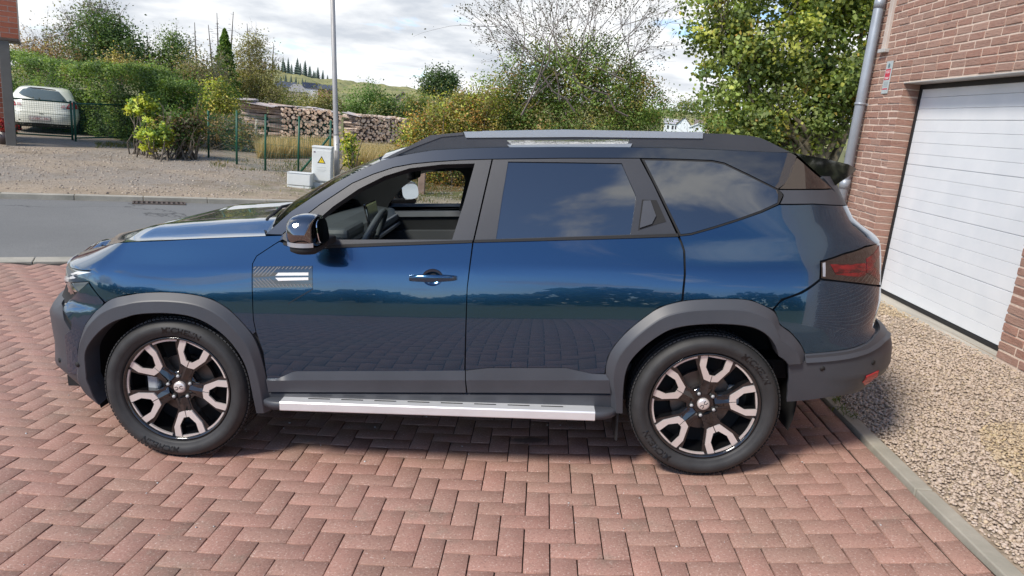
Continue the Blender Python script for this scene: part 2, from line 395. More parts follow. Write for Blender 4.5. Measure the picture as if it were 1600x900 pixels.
# bed sheet under the pavers
gx_ = np.arange(-8.6, 1.75, .3); gy_ = np.arange(-6.9, 9.0, .3)
X, Y = np.meshgrid(gx_, gy_, indexing='ij'); Z = ground_z(X, Y) - .010
n = len(gy_); i, j = np.meshgrid(np.arange(len(gx_) - 1), np.arange(n - 1), indexing='ij')
ok = (road_t(X, Y) < -ROADW - .12)[:-1, :-1].ravel(); a = (i * n + j).ravel()[ok]
drive = link('driveway', mesh_arr('driveway', np.stack([X, Y, Z], -1).reshape(-1, 3), np.stack([a, a + n, a + n + 1, a + 1], 1), True), None, MATS['paver_joint'])
tag(drive, kind='structure')
proto_me = {}
for k, w in (('h', (2 * PU, PU)), ('v', (PU, 2 * PU))):
    V, Fc = paver_shape(*w); me = mesh_arr('paver', V, Fc); me.materials.append(MATS['paver']); proto_me[k] = me
VV_, FF_, RR_ = [], [], []; nv = 0
for idx, c in enumerate(cells):
    P, B = paver_frame(c)
    if idx in singles:
        o = bpy.data.objects.new('paver', proto_me['h' if c[1] - c[0] == 2 else 'v']); COL.objects.link(o); o.parent = drive
        o.matrix_basis = Matrix([[*B[r_], P[r_]] for r_ in range(3)] + [[0, 0, 0, 1]])
    else:
        V, Fc = paver_shape((c[1] - c[0]) * PU, (c[3] - c[2]) * PU)
        VV_.append(V @ B.T + P); FF_.append(Fc + nv); RR_.append(np.full(len(Fc), RNG.random())); nv += len(V)
o = link('paving', mesh_arr('paving', np.concatenate(VV_), np.concatenate(FF_), False, None, np.concatenate(RR_)), drive, MATS['paver']); tag(o, kind='stuff')
# concrete edging along the gravel bed
edging = bpy.data.objects.new('garden_kerb', None); COL.objects.link(edging); tag(edging, kind='structure')
for k in range(-8, 9):
    j0 = k * 9.1 + 3.0
    a = lat_pt(EDGE + 1.52, j0); b = lat_pt(EDGE + 1.52, j0 + 9.0)
    if road_t(b[0], b[1]) > -ROADW - .6: continue
    mid = (a + b) / 2; d = Vector(a - b); Mr = d.to_track_quat('Y', 'Z').to_matrix().to_4x4()
    MB().box((mid[0], mid[1], mid[2] - .055), (.085, d.length, .14), 0, .006, Mr).build('kerb_stone', MATS['kerb_stone'], edging)

# ---- gravel bed: soil sheet and loose stones
q = NT('gravel_soil'); v = q.pos(); q.color(q.ramp(q.noise(v, 40, 5), [(.3, (.20, .16, .115)), (.7, (.42, .34, .26))])); q.set(Roughness=1)
GX0 = 1.715
gx_ = np.linspace(GX0 - .02, 3.2, 12); gy_ = np.arange(-6.6, 6.2, .3); X, Y = np.meshgrid(gx_, gy_, indexing='ij'); n = len(gy_)
i, j = np.meshgrid(np.arange(11), np.arange(n - 1), indexing='ij'); a = (i * n + j).ravel()
tag(link('gravel_bed', mesh_arr('gravel_bed', np.stack([X, Y, ground_z(X, Y) - .008], -1).reshape(-1, 3), np.stack([a, a + n, a + n + 1, a + 1], 1), True), None, MATS['gravel_soil']), kind='structure')
q = NT('pebble'); at = q.n('ShaderNodeAttribute', attribute_name='col'); q.color(q.mix(q.ramp(q.noise(q.pos(), 120, 3), [(.3, (.0,) * 3), (.8, (.5,) * 3)]), at.outputs[0], (.30, .25, .20))); q.set(Roughness=.85)
def ico():
    bm = bmesh.new(); bmesh.ops.create_icosphere(bm, subdivisions=1, radius=1.0)
    bm.verts.ensure_lookup_table(); V = np.array([v.co[:] for v in bm.verts]); Fc = np.array([[v.index for v in f.verts] for f in bm.faces]); bm.free(); return V, Fc
ICO_V, ICO_F = ico()
def pebbles(name, P, size, cols, kind='stuff', flat=.6):
    n = len(P); nv = len(ICO_V)
    jit = 1 + RNG.normal(0, .16, (n, nv, 1)); sc = size[:, None] * RNG.uniform(.65, 1.25, (n, 3)); sc[:, 2] *= flat
    V = ICO_V[None] * jit * sc[:, None, :]
    a = RNG.uniform(0, 6.28, n); b = RNG.normal(0, .3, n); ca, sa, cb, sb = np.cos(a), np.sin(a), np.cos(b), np.sin(b)
    x = V[..., 0]; y = V[..., 1] * cb[:, None] - V[..., 2] * sb[:, None]; z = V[..., 1] * sb[:, None] + V[..., 2] * cb[:, None]
    V = np.stack([x * ca[:, None] - y * sa[:, None], x * sa[:, None] + y * ca[:, None], z], -1) + P[:, None, :]
    Fc = ICO_F[None] + (np.arange(n) * nv)[:, None, None]
    o = link(name, mesh_arr(name, V.reshape(-1, 3), Fc.reshape(-1, 3), False, np.repeat(cols, len(ICO_F), 0)), None, MATS['pebble'])
    return tag(o, kind=kind)
N_ = 62000
x = RNG.uniform(GX0, 3.13, N_); y = RNG.uniform(-2.6, 4.7, N_); w_ = RNG.random(N_) < np.where(y > 2.0, .55, 1.0); x, y = x[w_], y[w_]
bury = RNG.uniform(-.006, .008, len(x)); P = np.stack([x, y, ground_z(x, y) + bury], 1)
pal = np.array([(.50, .41, .31), (.46, .37, .29), (.55, .46, .37), (.42, .34, .26), (.54, .43, .27), (.50, .42, .36), (.62, .55, .47), (.46, .39, .23)])
cols = 1.22 * pal[RNG.choice(8, len(x), p=[.2, .18, .16, .12, .08, .12, .09, .05])] * RNG.uniform(.88, 1.1, (len(x), 1)); cols = (cols * .55 + np.array([.60, .49, .37]) * .45) * np.array([.91, .885, .90])
moss = (np.sin(x * 3.1 + y * 1.3) + np.sin(y * 2.3 - x * 1.7)) > 1.0
cols[moss] = cols[moss] * np.array([1.0, .97, .80])
pebbles('gravel', P, RNG.uniform(.0048, .0105, len(x)) * np.where(RNG.random(len(x)) < .08, 1.6, 1), cols)
# stray chips of stone on the paving
nP = 90; xs = RNG.uniform(-3.2, 1.5, nP); ys = RNG.uniform(-1.5, .7, nP)
pebbles('loose_chips', np.stack([xs, ys, ground_z(xs, ys) + .002], 1), RNG.uniform(.002, .006, nP), np.full((nP, 3), .6) * RNG.uniform(.7, 1.1, (nP, 1)))

# ================================================================== GARAGE HOUSE
WX = 3.13; GY = 0.365; D0, D1, DZ = 1.535, 3.71, 2.39; WY1 = 4.45
q = NT('wall_brick'); v = q.pos(); r = q.rnd()
c = q.ramp(r, [(0, (.285, .140, .102)), (.2, (.36, .190, .140)), (.4, (.325, .182, .138)), (.6, (.34, .208, .160)), (.8, (.295, .150, .108)), (1, (.385, .235, .18))])
n1 = q.noise(v, 34, 5, .65); mp = q.pos((10, 14, 70)); n2 = q.noise(mp, 1.3, 4, .7)
c = q.mix(q.ramp(n1, [(.35, (0, 0, 0)), (.75, (.6,) * 3)]), c, (.36, .25, .20)); c = q.mix(q.ramp(n2, [(.33, (.75,) * 3), (.42, (0, 0, 0))]), c, (.19, .115, .095)); q.color(c); q.set(Roughness=.92); q.bump(n2, .7, .012)
q = NT('mortar'); v = q.pos(); q.color(q.ramp(q.noise(v, 30, 4), [(.3, (.56, .44, .36)), (.7, (.70, .57, .47))])); q.set(Roughness=.95); q.bump(q.noise(v, 120, 3), .4, .004)
garage = thing('garage_house', 'brick house side on the right with a white sectional garage door', 'house', (WX, 2.6, GY))
def loc(V): return [(p[0] - WX, p[1] - 2.6, p[2] - GY) for p in V]
def gbox(mb, lo, hi, bev=0.0): return mb.box(tuple((lo[k] + hi[k]) / 2 - (WX, 2.6, GY)[k] for k in range(3)), tuple(hi[k] - lo[k] for k in range(3)), 0, bev)
mb = MB(); f = WX + .0045
gbox(mb, (f, -4.2, -.1), (f + .5, D0 - .004, DZ)); gbox(mb, (f, D1 + .004, -.1), (f + .5, WY1 - .004, DZ)); gbox(mb, (f, -4.2, DZ + .002), (f + .5, WY1 - .004, 6.2)); gbox(mb, (f + .5, -4.2, -.1), (9.5, WY1 - .004, 6.2))
mb.build('wall', MATS['mortar'], garage)
def brick_mesh(dep, ln, ht=.0555):
    bm = bmesh.new(); bmesh.ops.create_cube(bm, size=1.0)
    for v_ in bm.verts: v_.co = Vector((v_.co.x * dep, v_.co.y * ln, v_.co.z * ht))
    fr_ = [e for e in bm.edges if all(v_.co.x < 0 for v_ in e.verts)]
    bmesh.ops.bevel(bm, geom=fr_, offset=.004, segments=1, affect='EDGES')
    for v_ in bm.verts: v_.co += Vector((random.uniform(-.0022, .0022), random.uniform(-.002, .002), random.uniform(-.0022, .0022)))
    me = bpy.data.meshes.new('brick'); bm.to_mesh(me); bm.free(); me.materials.append(MATS['wall_brick']); return me
BL, CH = .2, .0678
variants = [brick_mesh(.09, BL) for _ in range(8)]
rows = []
for r_ in range(int((6.1 - GY) / CH)):
    z = GY + .034 + r_ * CH; y = WY1; off_ = RNG.uniform(.0, .2) if r_ % 2 else RNG.uniform(.0, .04)
    first = True
    while y > -3.2:
        ln = BL if not first else max(.06, BL - off_)
        first = False
        y0, y1 = y - ln, y
        y = y0 - .0125
        if z < DZ - .02:
            if y1 <= D0 + .0 or y0 >= D1: seg = [(y0, y1)]
            elif y0 < D0 < y1: seg = [(y0, D0)]
            elif y0 < D1 < y1: seg = [(D1, y1)]
            else: seg = []
        else: seg = [(y0, y1)]
        for (p0, p1) in seg:
            if z < DZ - .02 and D1 < p0 < D1 + .07: p0 = D1
            if z < DZ - .02 and D0 - .07 < p1 < D0: p1 = D0
            if p1 - p0 < .07 and (abs(p0 - D1) < .02 or abs(p1 - D0) < .02): continue
            jamb = z < DZ - .02 and (abs(p1 - D0) < .02 or abs(p0 - D1) < .02)
            if abs(p1 - D0) < .02: p1 = D0
            if abs(p0 - D1) < .02: p0 = D1
            rows.append((p0, p1, z, jamb))
def vis_area(b):
    u, v_, d = project((WX, (b[0] + b[1]) / 2, b[2]))
    if d < .3 or not (-5 < u < 1640 and -20 < v_ < 900): return 0
    return (b[1] - b[0]) / d ** 2
ar = np.array([vis_area(b) for b in rows]); big = set(int(k) for k in np.argsort(-ar)[:298] if ar[k] > 0)
VV_, FF_, RR_ = [], [], []; nv = 0
for k, (y0, y1, z, jamb) in enumerate(rows):
    dep = .172 if jamb else .09
    px = WX - RNG.uniform(-.002, .004) + dep / 2
    if k in big:
        me = variants[k % 8]; o = bpy.data.objects.new('brick', me); COL.objects.link(o); o.parent = garage
        o.location = (px - WX, (y0 + y1) / 2 - 2.6, z - GY); o.scale = (dep / .09, (y1 - y0) / BL, 1); o.rotation_euler = (RNG.normal(0, .006), 0, 0)
    elif ar[k] > 0 or z < 4.0:
        me = variants[k % 8]; V = np.array([v_.co[:] for v_ in me.vertices]) * np.array([dep / .09, (y1 - y0) / BL, 1]) + np.array([px - WX, (y0 + y1) / 2 - 2.6, z - GY])
        for p_ in me.polygons: FF_.append([i_ + nv for i_ in p_.vertices]); RR_.append((k * .6180339) % 1)
        VV_.append(V); nv += len(V)
me = mesh_list('brickwork', np.concatenate(VV_), FF_); a_ = me.attributes.new('rnd', 'FLOAT', 'FACE'); a_.data.foreach_set('value', np.array(RR_, np.float32))
tag(link('brickwork', me, garage, MATS['wall_brick']), kind='stuff')
# sectional door
q = NT('door_white'); v = q.pos(); n1 = q.noise(v, 3, 4); n2 = q.noise(q.pos((60, 60, 60)), 3, 3)
q.color(q.ramp(n1, [(.3, (.66, .69, .72)), (.7, (.74, .76, .78))])); q.set(Roughness=.42); q.bump(n2, .06, .003)
m_gasket = simple('rubber_seal', (.012, .012, .013), .6)
m_zinc = grainy('zinc', (.33, .36, .40), .45, .12, 6, 0, metal=.35)
m_galv = grainy('galvanised_steel', (.55, .54, .51), .45, .12, 9, 0, metal=.3)
DXP = WX + .172; nP = 19; ph = (DZ - .045 - GY) / nP
door = MB(); gbox(door, (DXP + .012, D0 - .1, GY + .02), (DXP + .05, D1 + .1, DZ)); door = door.build('garage_door', MATS['door_white'], garage)
for k in range(nP):
    mb = MB(); gap = .0045 if k % 4 == 0 else .0018
    gbox(mb, (DXP, D0 - .1, GY + .022 + k * ph + gap), (DXP + .02, D1 - .036, GY + .022 + (k + 1) * ph), .0022)
    mb.build('panel', MATS['door_white'], door)
mb = MB(); gbox(mb, (DXP - .012, D0 - .1, DZ - .05), (DXP + .01, D1 - .0015, DZ - .006)); gbox(mb, (DXP - .012, D1 - .036, GY + .02), (DXP + .01, D1 - .0015, DZ - .051)); gbox(mb, (DXP - .006, D0 - .1, GY - .012), (DXP + .012, D1 - .037, GY + .021))
mb.build('door_seal', m_gasket, garage)
mb = MB(); gbox(mb, (WX - .002, D0, DZ - .0055), (DXP + .02, D1, DZ + .0015)); mb.build('lintel', m_galv, garage)
mb = MB(); gbox(mb, (WX - .035, D0 + .005, GY - .16), (DXP + .03, D1 - .005, GY - .016), .006); mb.build('threshold', MATS['concrete'], garage)
# downpipe with collars and brackets
pp = [on_x(1367, 8, WX - .075), on_x(1326, 292, WX - .075)]
py = (pp[0][1] + pp[1][1]) / 2
pl = lambda z: (-.075, py - 2.6, z - GY)
dp = MB().tube([pl(-.05), pl(2.45), pl(6.0)], .05, 20).build('downpipe', m_zinc, garage)
for z in (1.36, 3.20): MB().tube([pl(z - .05), pl(z), pl(z + .05)], [.054, .0545, .053], 20).build('collar', m_zinc, dp)
for z in (2.2, 3.6): MB().tube([pl(z - .012), pl(z + .012)], .0565, 16).box((-.03, py - 2.6, z - GY), (.07, .02, .02)).build('bracket', m_zinc, dp)
# pale vertical duct ending on a small ledge
a = on_x(1383, 80, WX); b = on_x(1397, 2, WX)
mb = MB(); yd = (a[1] + b[1]) / 2; gbox(mb, (WX - .028, yd - .05, a[2] + .02), (WX + .005, yd + .03, 6.0), .004); gbox(mb, (WX - .034, yd - .012, a[2] + .02), (WX - .0285, yd + .0, 6.0)); cdct = mb.build('cable_duct', grainy('duct_plastic', (.50, .43, .38), .6, .1, 6), garage)
mb = MB(); gbox(mb, (WX - .05, yd - .10, a[2] - .018), (WX + .005, yd + .05, a[2] + .018), .004); mb.build('ledge', m_galv, cdct)
# alarm notice on the pier
c = on_x(1386.5, 121, WX - .006)
sg = thing('alarm_sign', 'narrow grey and red alarm notice fixed to the brick pier beside the downpipe', 'sign', (WX - .008, c[1], c[2]))
sw, sh = .125, .315
sg_y = lambda a_: -a_                                                  # seen from -X, left is +Y
MB().box((.002, 0, 0), (.008, sw, sh), 0, .0015).build('plate', grainy('sign_grey', (.42, .47, .47), .4, .06, 8), sg)
mr_, mw_, md_ = simple('sign_red', (.50, .02, .05), .4), simple('sign_white', (.75, .73, .72), .5), simple('sign_dark', (.10, .17, .19), .4)
MB().box((-.0026, 0, .028), (.0012, sw * .8, .105)).build('red_field', mr_, sg)
MB().box((-.0026, 0, -.112), (.0012, sw * .8, .012)).build('red_bar', mr_, sg)
mb = MB()
for k, (w_, z_) in enumerate(((.7, .06), (.62, .045), (.66, -.001), (.5, -.012))):
    n_ = 7; 
    for t_ in range(n_): mb.box((-.0036, (t_ - 3) * sw * w_ / n_, z_), (.0008, sw * w_ / n_ * .62, .007))
mb.build('lettering', mw_, sg)
mb = MB()
for k in range(5):
    for t_ in range(8): mb.box((-.0026, (t_ - 3.5) * sw * .085, -.045 - k * .011), (.0008, sw * .055, .004))
mb.build('small_print', simple('print_grey', (.25, .27, .28), .5), sg)
mb = MB(); mb.prism([(-.0026, 0, .138), (-.0026, -.020, .122), (-.0026, -.018, .098), (-.0026, 0, .086), (-.0026, .018, .098), (-.0026, .020, .122)], (0, 0, 0), (-.001, 0, 0)); mb.build('shield_emblem', md_, sg)

# ================================================================== THE SUV
# car frame: x towards the tail from the front axle, y away from the camera from the near tyre face, z up from the paving
def lat3(a, b):
    lx = a * PU; ly = -b * PU
    z = -0.0165 * ly + 0.0076 * ly ** 2 + 0.0885 * lx + 0.0087 * lx * ly + 0.0166 * lx ** 2
    return np.array([math.cos(PSI) * lx - math.sin(PSI) * ly, math.sin(PSI) * lx + math.cos(PSI) * ly, z])
_f, _r = lat3(-18.25, 1.35), lat3(6.47, 1.0)
EX = (_r - _f) / np.linalg.norm(_r - _f)
EY = np.cross([0, 0, 1.], EX); EY /= np.linalg.norm(EY); EY = EY + np.array([0, 0, -.0205 / 1.55]); EY -= EX * (EX @ EY); EY /= np.linalg.norm(EY)
EZ = np.cross(EX, EY); MC = np.stack([EX, EY, EZ])
CC = MC @ (CAM - _f)                                                   # camera in the car frame
def cray(u, v): return MC @ ray(u, v)
def cpx(u, v, y): d = cray(u, v); return CC + d * ((y - CC[1]) / d[1])
def cproj(P): P = np.asarray(P, float); return (P @ MC + _f)
def cuv(P):
    c = (np.asarray(P, float) @ MC + _f - CAM) @ RC.T
    return np.stack([800 + F * c[..., 0] / c[..., 2], 450 - F * c[..., 1] / c[..., 2]], -1)
W2 = .92                                                               # half width: centreline at y = W2
_tz = np.array([.20, .29, .45, .60, .75, .87, 1.005, 1.04, 1.13, 1.25, 1.40, 1.55, 1.80])
_tt = np.array([-12, -11, -7., -3., 2.5, 7.0, 10.5, 19., 21, 22, 24.5, 27, 30])
_zz = np.linspace(.15, 1.85, 681); _ti = np.interp(_zz, _tz, _tt)
_ker = np.exp(-np.linspace(-2, 2, 17) ** 2); _ker /= _ker.sum(); _ti = np.convolve(np.pad(_ti, 8, 'edge'), _ker, 'valid')
_yy = np.cumsum(np.tan(np.radians(_ti))) * (_zz[1] - _zz[0]); _yy += -.03 - np.interp(.75, _zz, _yy)
def SY(x, z):
    x = np.asarray(x, float); z = np.asarray(z, float)
    zn = z - .028 * (x - 1.1)
    y = np.interp(zn, _zz, _yy)
    hip = np.exp(-((x - 2.75) / .55) ** 2) * smooth((1.22 - z) / .25) * smooth((z - .5) / .3)
    fen = np.exp(-((x + .05) / .42) ** 2) * smooth((1.12 - z) / .25) * smooth((z - .5) / .3)
    return y - .022 * hip - .014 * fen + .05 * smooth((x - 2.3) / 1.3) * smooth((z - 1.05) / .4)
X0, X1 = -.20, 2.98
NZ = np.array([.20, .33, .41, .52, .70, .77, .80, .85, .94, .97, 1.035, 1.085, 1.14, 1.3, 1.8])
NX = np.array([-.62, -.86, -.88, -.885, -.885, -.86, -.80, -.785, -.76, -.73, -.60, -.47, -.30, -.25, -.25])
RZ = np.array([.20, .35, .40, .45, .505, .53, .64, .695, .755, .87, .96, 1.17, 1.20, 1.28, 1.55, 1.8])
RX = np.array([3.35, 3.45, 3.60, 3.66, 3.70, 3.74, 3.74, 3.72, 3.64, 3.64, 3.64, 3.61, 3.59, 3.50, 3.36, 3.30])
NN, RN = 2.5, 3.2
def skin(s, z):
    s = np.asarray(s, float); z = np.asarray(z, float)
    tf = np.clip((X0 - s) * 1.7, 0, math.pi / 2); tr = np.clip((s - X1) * 1.7, 0, math.pi / 2)
    Lf = X0 - np.interp(z, NZ, NX); Lr = np.interp(z, RZ, RX) - X1
    x = np.clip(s, X0, X1) - Lf * np.sin(tf) ** (2 / NN) + Lr * np.sin(tr) ** (2 / RN)
    y0 = SY(x, z)
    k = 1 - np.cos(tf) ** (2 / NN) + 1 - np.cos(tr) ** (2 / RN)
    return np.stack([x, y0 + (W2 - y0) * k, z], -1)
def skin_n(s, z):
    e = .004
    a = skin(s + e, z) - skin(s - e, z); b = skin(s, z + e) - skin(s, z - e)
    n = np.cross(a, b); l = np.linalg.norm(n, axis=-1, keepdims=True); return n / np.maximum(l, 1e-9)
# fit the plan of nose and tail to the outline seen in the photograph
def fit_outline(tab_z, tab_x, pts, front):
    for _ in range(14):
        ss = np.linspace(X0 - .9, X0, 120) if front else np.linspace(X1, X1 + .9, 120)
        S_, Z_ = np.meshgrid(ss, np.linspace(.2, 1.6, 281), indexing='ij'); uv = cuv(skin(S_, Z_))
        err = np.zeros(len(tab_z)); wsum = np.zeros(len(tab_z))
        for (u, v) in pts:
            near = np.abs(uv[..., 1] - v) < 2.5
            if not near.any(): continue
            uu = np.where(near, uv[..., 0], 1e9 if front else -1e9); k = np.unravel_index(np.argmin(uu) if front else np.argmax(uu), uu.shape)
            e = (u - uu[k]) / 300.0; w = np.exp(-((tab_z - Z_[k]) / .035) ** 2); err += w * e; wsum += w
        tab_x += .6 * np.where(wsum > .25, err / np.maximum(wsum, .25), 0)
fit_outline(NZ, NX, [(107.5, 403.5), (102, 414), (99, 440), (97, 452), (79, 470), (78, 490), (83, 530), (87, 560), (88, 575)], True)
fit_outline(RZ, RX, [(1373, 372), (1377, 385), (1378, 420), (1377.5, 446), (1376, 470), (1389, 530), (1390, 545), (1388, 565)], False)
# param lookup by ray
_sg = np.linspace(X0 - .92, X1 + .92, 240); _zg = np.linspace(.16, 1.78, 190)
_S, _Zg = np.meshgrid(_sg, _zg, indexing='ij'); _P = skin(_S, _Zg); _uv = cuv(_P)
_vis = (skin_n(_S, _Zg) * (CC - _P)).sum(-1) > 0
def to_param(pts):
    """photo pixels -> (s, z) on the skin: nearest visible grid point, then Newton steps"""
    out = []
    for (u, v) in pts:
        d2 = (_uv[..., 0] - u) ** 2 + (_uv[..., 1] - v) ** 2 + np.where(_vis, 0, 1e6); k = np.unravel_index(np.argmin(d2), d2.shape)
        q_ = np.array([_S[k], _Zg[k]])
        for _ in range(6):
            e = 1e-3; b = cuv(skin(q_[0], q_[1])); J = np.stack([(cuv(skin(q_[0] + e, q_[1])) - b) / e, (cuv(skin(q_[0], q_[1] + e)) - b) / e], 1)
            if abs(np.linalg.det(J)) < 400: break
            st = np.linalg.solve(J, np.array([u, v]) - b); st = np.clip(st, -.03, .03); q_ = q_ + st
            q_[0] = np.clip(q_[0], X0 - .92, X1 + .92)
        out.append(q_)
    return np.array(out)
def resample(P, ds, closed=True):
    P = np.asarray(P, float); Q = np.vstack([P, P[:1]]) if closed else P
    out = []
    for a, b in zip(Q[:-1], Q[1:]):
        n = max(1, int(np.ceil(np.linalg.norm(b - a) / ds))); out += [a + (b - a) * k / n for k in range(n)]
    if not closed: out.append(Q[-1])
    return np.array(out)
def chaikin(P, n=1, closed=True, keep=None):
    P = np.asarray(P, float)
    for _ in range(n):
        Q = []
        m = len(P)
        for i in range(m if closed else m - 1):
            a, b = P[i], P[(i + 1) % m]; Q += [a * .75 + b * .25, a * .25 + b * .75]
        if not closed: Q = [P[0]] + Q + [P[-1]]
        P = np.array(Q)
    return P
def inset(P, d):
    """move a closed polygon inwards by d"""
    P = np.asarray(P, float); A = np.sum(P[:, 0] * np.roll(P[:, 1], -1) - np.roll(P[:, 0], -1) * P[:, 1]); sgn = 1 if A > 0 else -1
    a = P - np.roll(P, 1, 0); b = np.roll(P, -1, 0) - P
    na = np.stack([-a[:, 1], a[:, 0]], 1); nb = np.stack([-b[:, 1], b[:, 0]], 1)
    na /= np.linalg.norm(na, axis=1, keepdims=True) + 1e-9; nb /= np.linalg.norm(nb, axis=1, keepdims=True) + 1e-9
    m = na + nb; m /= np.maximum(np.sum(m * na, 1, keepdims=True), .35) * 1.0
    m = m / 1.0
    return P + sgn * d * m
def inpoly(Q, P):
    x, y = Q[:, 0], Q[:, 1]; ins = np.zeros(len(Q), bool); j = len(P) - 1
    for i in range(len(P)):
        xi, yi = P[i]; xj, yj = P[j]
        c = ((yi > y) != (yj > y)) & (x < (xj - xi) * (y - yi) / (yj - yi + 1e-12) + xi); ins ^= c; j = i
    return ins
def fill(loops, ds):
    """triangulate polygon(s) with holes and interior points; loops[0] outer"""
    pts = [Vector(p) for L_ in loops for p in L_]; edges = []; o = 0
    for L_ in loops: edges += [(o + k, o + (k + 1) % len(L_)) for k in range(len(L_))]; o += len(L_)
    P0 = np.asarray(loops[0]); lo, hi = P0.min(0), P0.max(0)
    gx, gy = np.meshgrid(np.arange(lo[0] + ds * .5, hi[0], ds), np.arange(lo[1] + ds * .5, hi[1], ds)); G = np.stack([gx.ravel(), gy.ravel()], 1)
    ok = inpoly(G, P0)
    for L_ in loops[1:]: ok &= ~inpoly(G, np.asarray(L_))
    B = np.array([p[:] for p in pts]); G = G[ok]
    if len(G):
        dd = np.min(((G[:, None, :] - B[None]) ** 2).sum(-1), 1); G = G[dd > (ds * .42) ** 2]
    pts += [Vector(p) for p in G]
    r_ = delaunay_2d_cdt(pts, edges, [], 0, 1e-7)
    V = np.array([v[:] for v in r_[0]]); Fc = np.array([f for f in r_[2] if len(f) == 3])
    cen = V[Fc].mean(1); ok = inpoly(cen, P0)
    for L_ in loops[1:]: ok &= ~inpoly(cen, np.asarray(L_))
    Fc = Fc[ok]
    a = V[Fc]; ar_ = (a[:, 1, 0] - a[:, 0, 0]) * (a[:, 2, 1] - a[:, 0, 1]) - (a[:, 2, 0] - a[:, 0, 0]) * (a[:, 1, 1] - a[:, 0, 1])
    Fc[ar_ < 0] = Fc[ar_ < 0][:, ::-1]; return V, Fc[np.abs(ar_) > 1e-12]
car = bpy.data.objects.new('parked_suv', None); COL.objects.link(car)
car.matrix_world = Matrix([[EX[k], EY[k], EZ[k], _f[k]] for k in range(3)] + [[0, 0, 0, 1]])
tag(car, 'dark blue SUV parked side-on across the brick driveway, its front side window open', 'car')
MIRROR = []                                                            # meshes to repeat on the far side
def finish(name, V, Fc, Nn, m, parent, mirror=True):
    me = mesh_list(name, V, Fc, True)
    if Nn is not None: me.normals_split_custom_set_from_vertices([tuple(n) for n in Nn])
    o = link(name, me, parent, m)
    if mirror: MIRROR.append((o, parent))
    return o
def panel(name, poly, m, parent=None, off=0.0, gap=.0022, holes=(), ds=.035, fold=.014, sm=0, mirror=True, param=False, hgap=0.0):
    """a sheet-metal panel cut out of the skin, with folded edges"""
    P = np.asarray(poly, float) if param else to_param(poly)
    if sm: P = chaikin(P, sm)
    P = inset(resample(P, .022), gap) if gap else resample(P, .022)
    loops = [P]
    for h in holes:
        H_ = np.asarray(h, float) if param else to_param(h)
        loops.append(inset(resample(H_, .022), -hgap) if hgap else resample(H_, .022))
    V2, Fc = fill(loops, ds)
    Nn = skin_n(V2[:, 0], V2[:, 1]); V = skin(V2[:, 0], V2[:, 1]) + Nn * off
    V = list(V); Fc = [tuple(f) for f in Fc]; Nl = list(Nn)
    if fold:
        for L_ in loops:
            n0 = skin_n(L_[:, 0], L_[:, 1]); a = skin(L_[:, 0], L_[:, 1]) + n0 * off; b = a - n0 * fold; o = len(V); k_ = len(L_)
            A = np.sum(L_[:, 0] * np.roll(L_[:, 1], -1) - np.roll(L_[:, 0], -1) * L_[:, 1]); out = (A > 0) == (L_ is loops[0])
            V += list(a) + list(b); Nl += [(0, 0, 0)] * (2 * k_)
            for k in range(k_):
                f = (o + k, o + k_ + k, o + k_ + (k + 1) % k_, o + (k + 1) % k_); Fc.append(f if out else f[::-1])
    return finish(name, V, Fc, Nl, m, parent or car, mirror)
def strip(name, curves, offs, m, parent=None, n=None, mirror=True, smooth_=False, insets=None, ret=True):
    """facetted strip lofted between curves traced in the photograph, each lifted off the skin"""
    R2 = [to_param(c) for c in curves]; n = n or max(24, int(np.linalg.norm(np.diff(R2[0], axis=0), axis=1).sum() / .02))
    rings = []
    for P, o_ in zip(R2, offs):
        L_ = np.r_[0, np.cumsum(np.linalg.norm(np.diff(P, axis=0), axis=1))]; t = np.linspace(0, L_[-1], n)
        q_ = np.stack([np.interp(t, L_, P[:, 0]), np.interp(t, L_, P[:, 1])], 1)
        rings.append(skin(q_[:, 0], q_[:, 1]) + skin_n(q_[:, 0], q_[:, 1]) * o_)
    if ret: rings = [rings[0] + np.array([0, .02, 0])] + rings + [rings[-1] + np.array([0, .05, 0])]
    V, Fc = [], []
    for a, b in zip(rings[:-1], rings[1:]):
        o = len(V); V += list(a) + list(b)
        for k in range(n - 1):
            f = (o + k, o + n + k, o + n + k + 1, o + k + 1)
            p0, p1, p2 = V[f[0]], V[f[1]], V[f[2]]
            Fc.append(f)
    # orient outwards (towards -y)
    V = np.array(V); s_ = 0
    for f in Fc[n:2 * n]: s_ += np.cross(V[f[1]] - V[f[0]], V[f[2]] - V[f[0]])[1]
    if s_ > 0: Fc = [f[::-1] for f in Fc]
    me = mesh_list(name, V, Fc, True); o_ = link(name, me, parent or car, m)
    if mirror: MIRROR.append((o_, parent))
    return o_
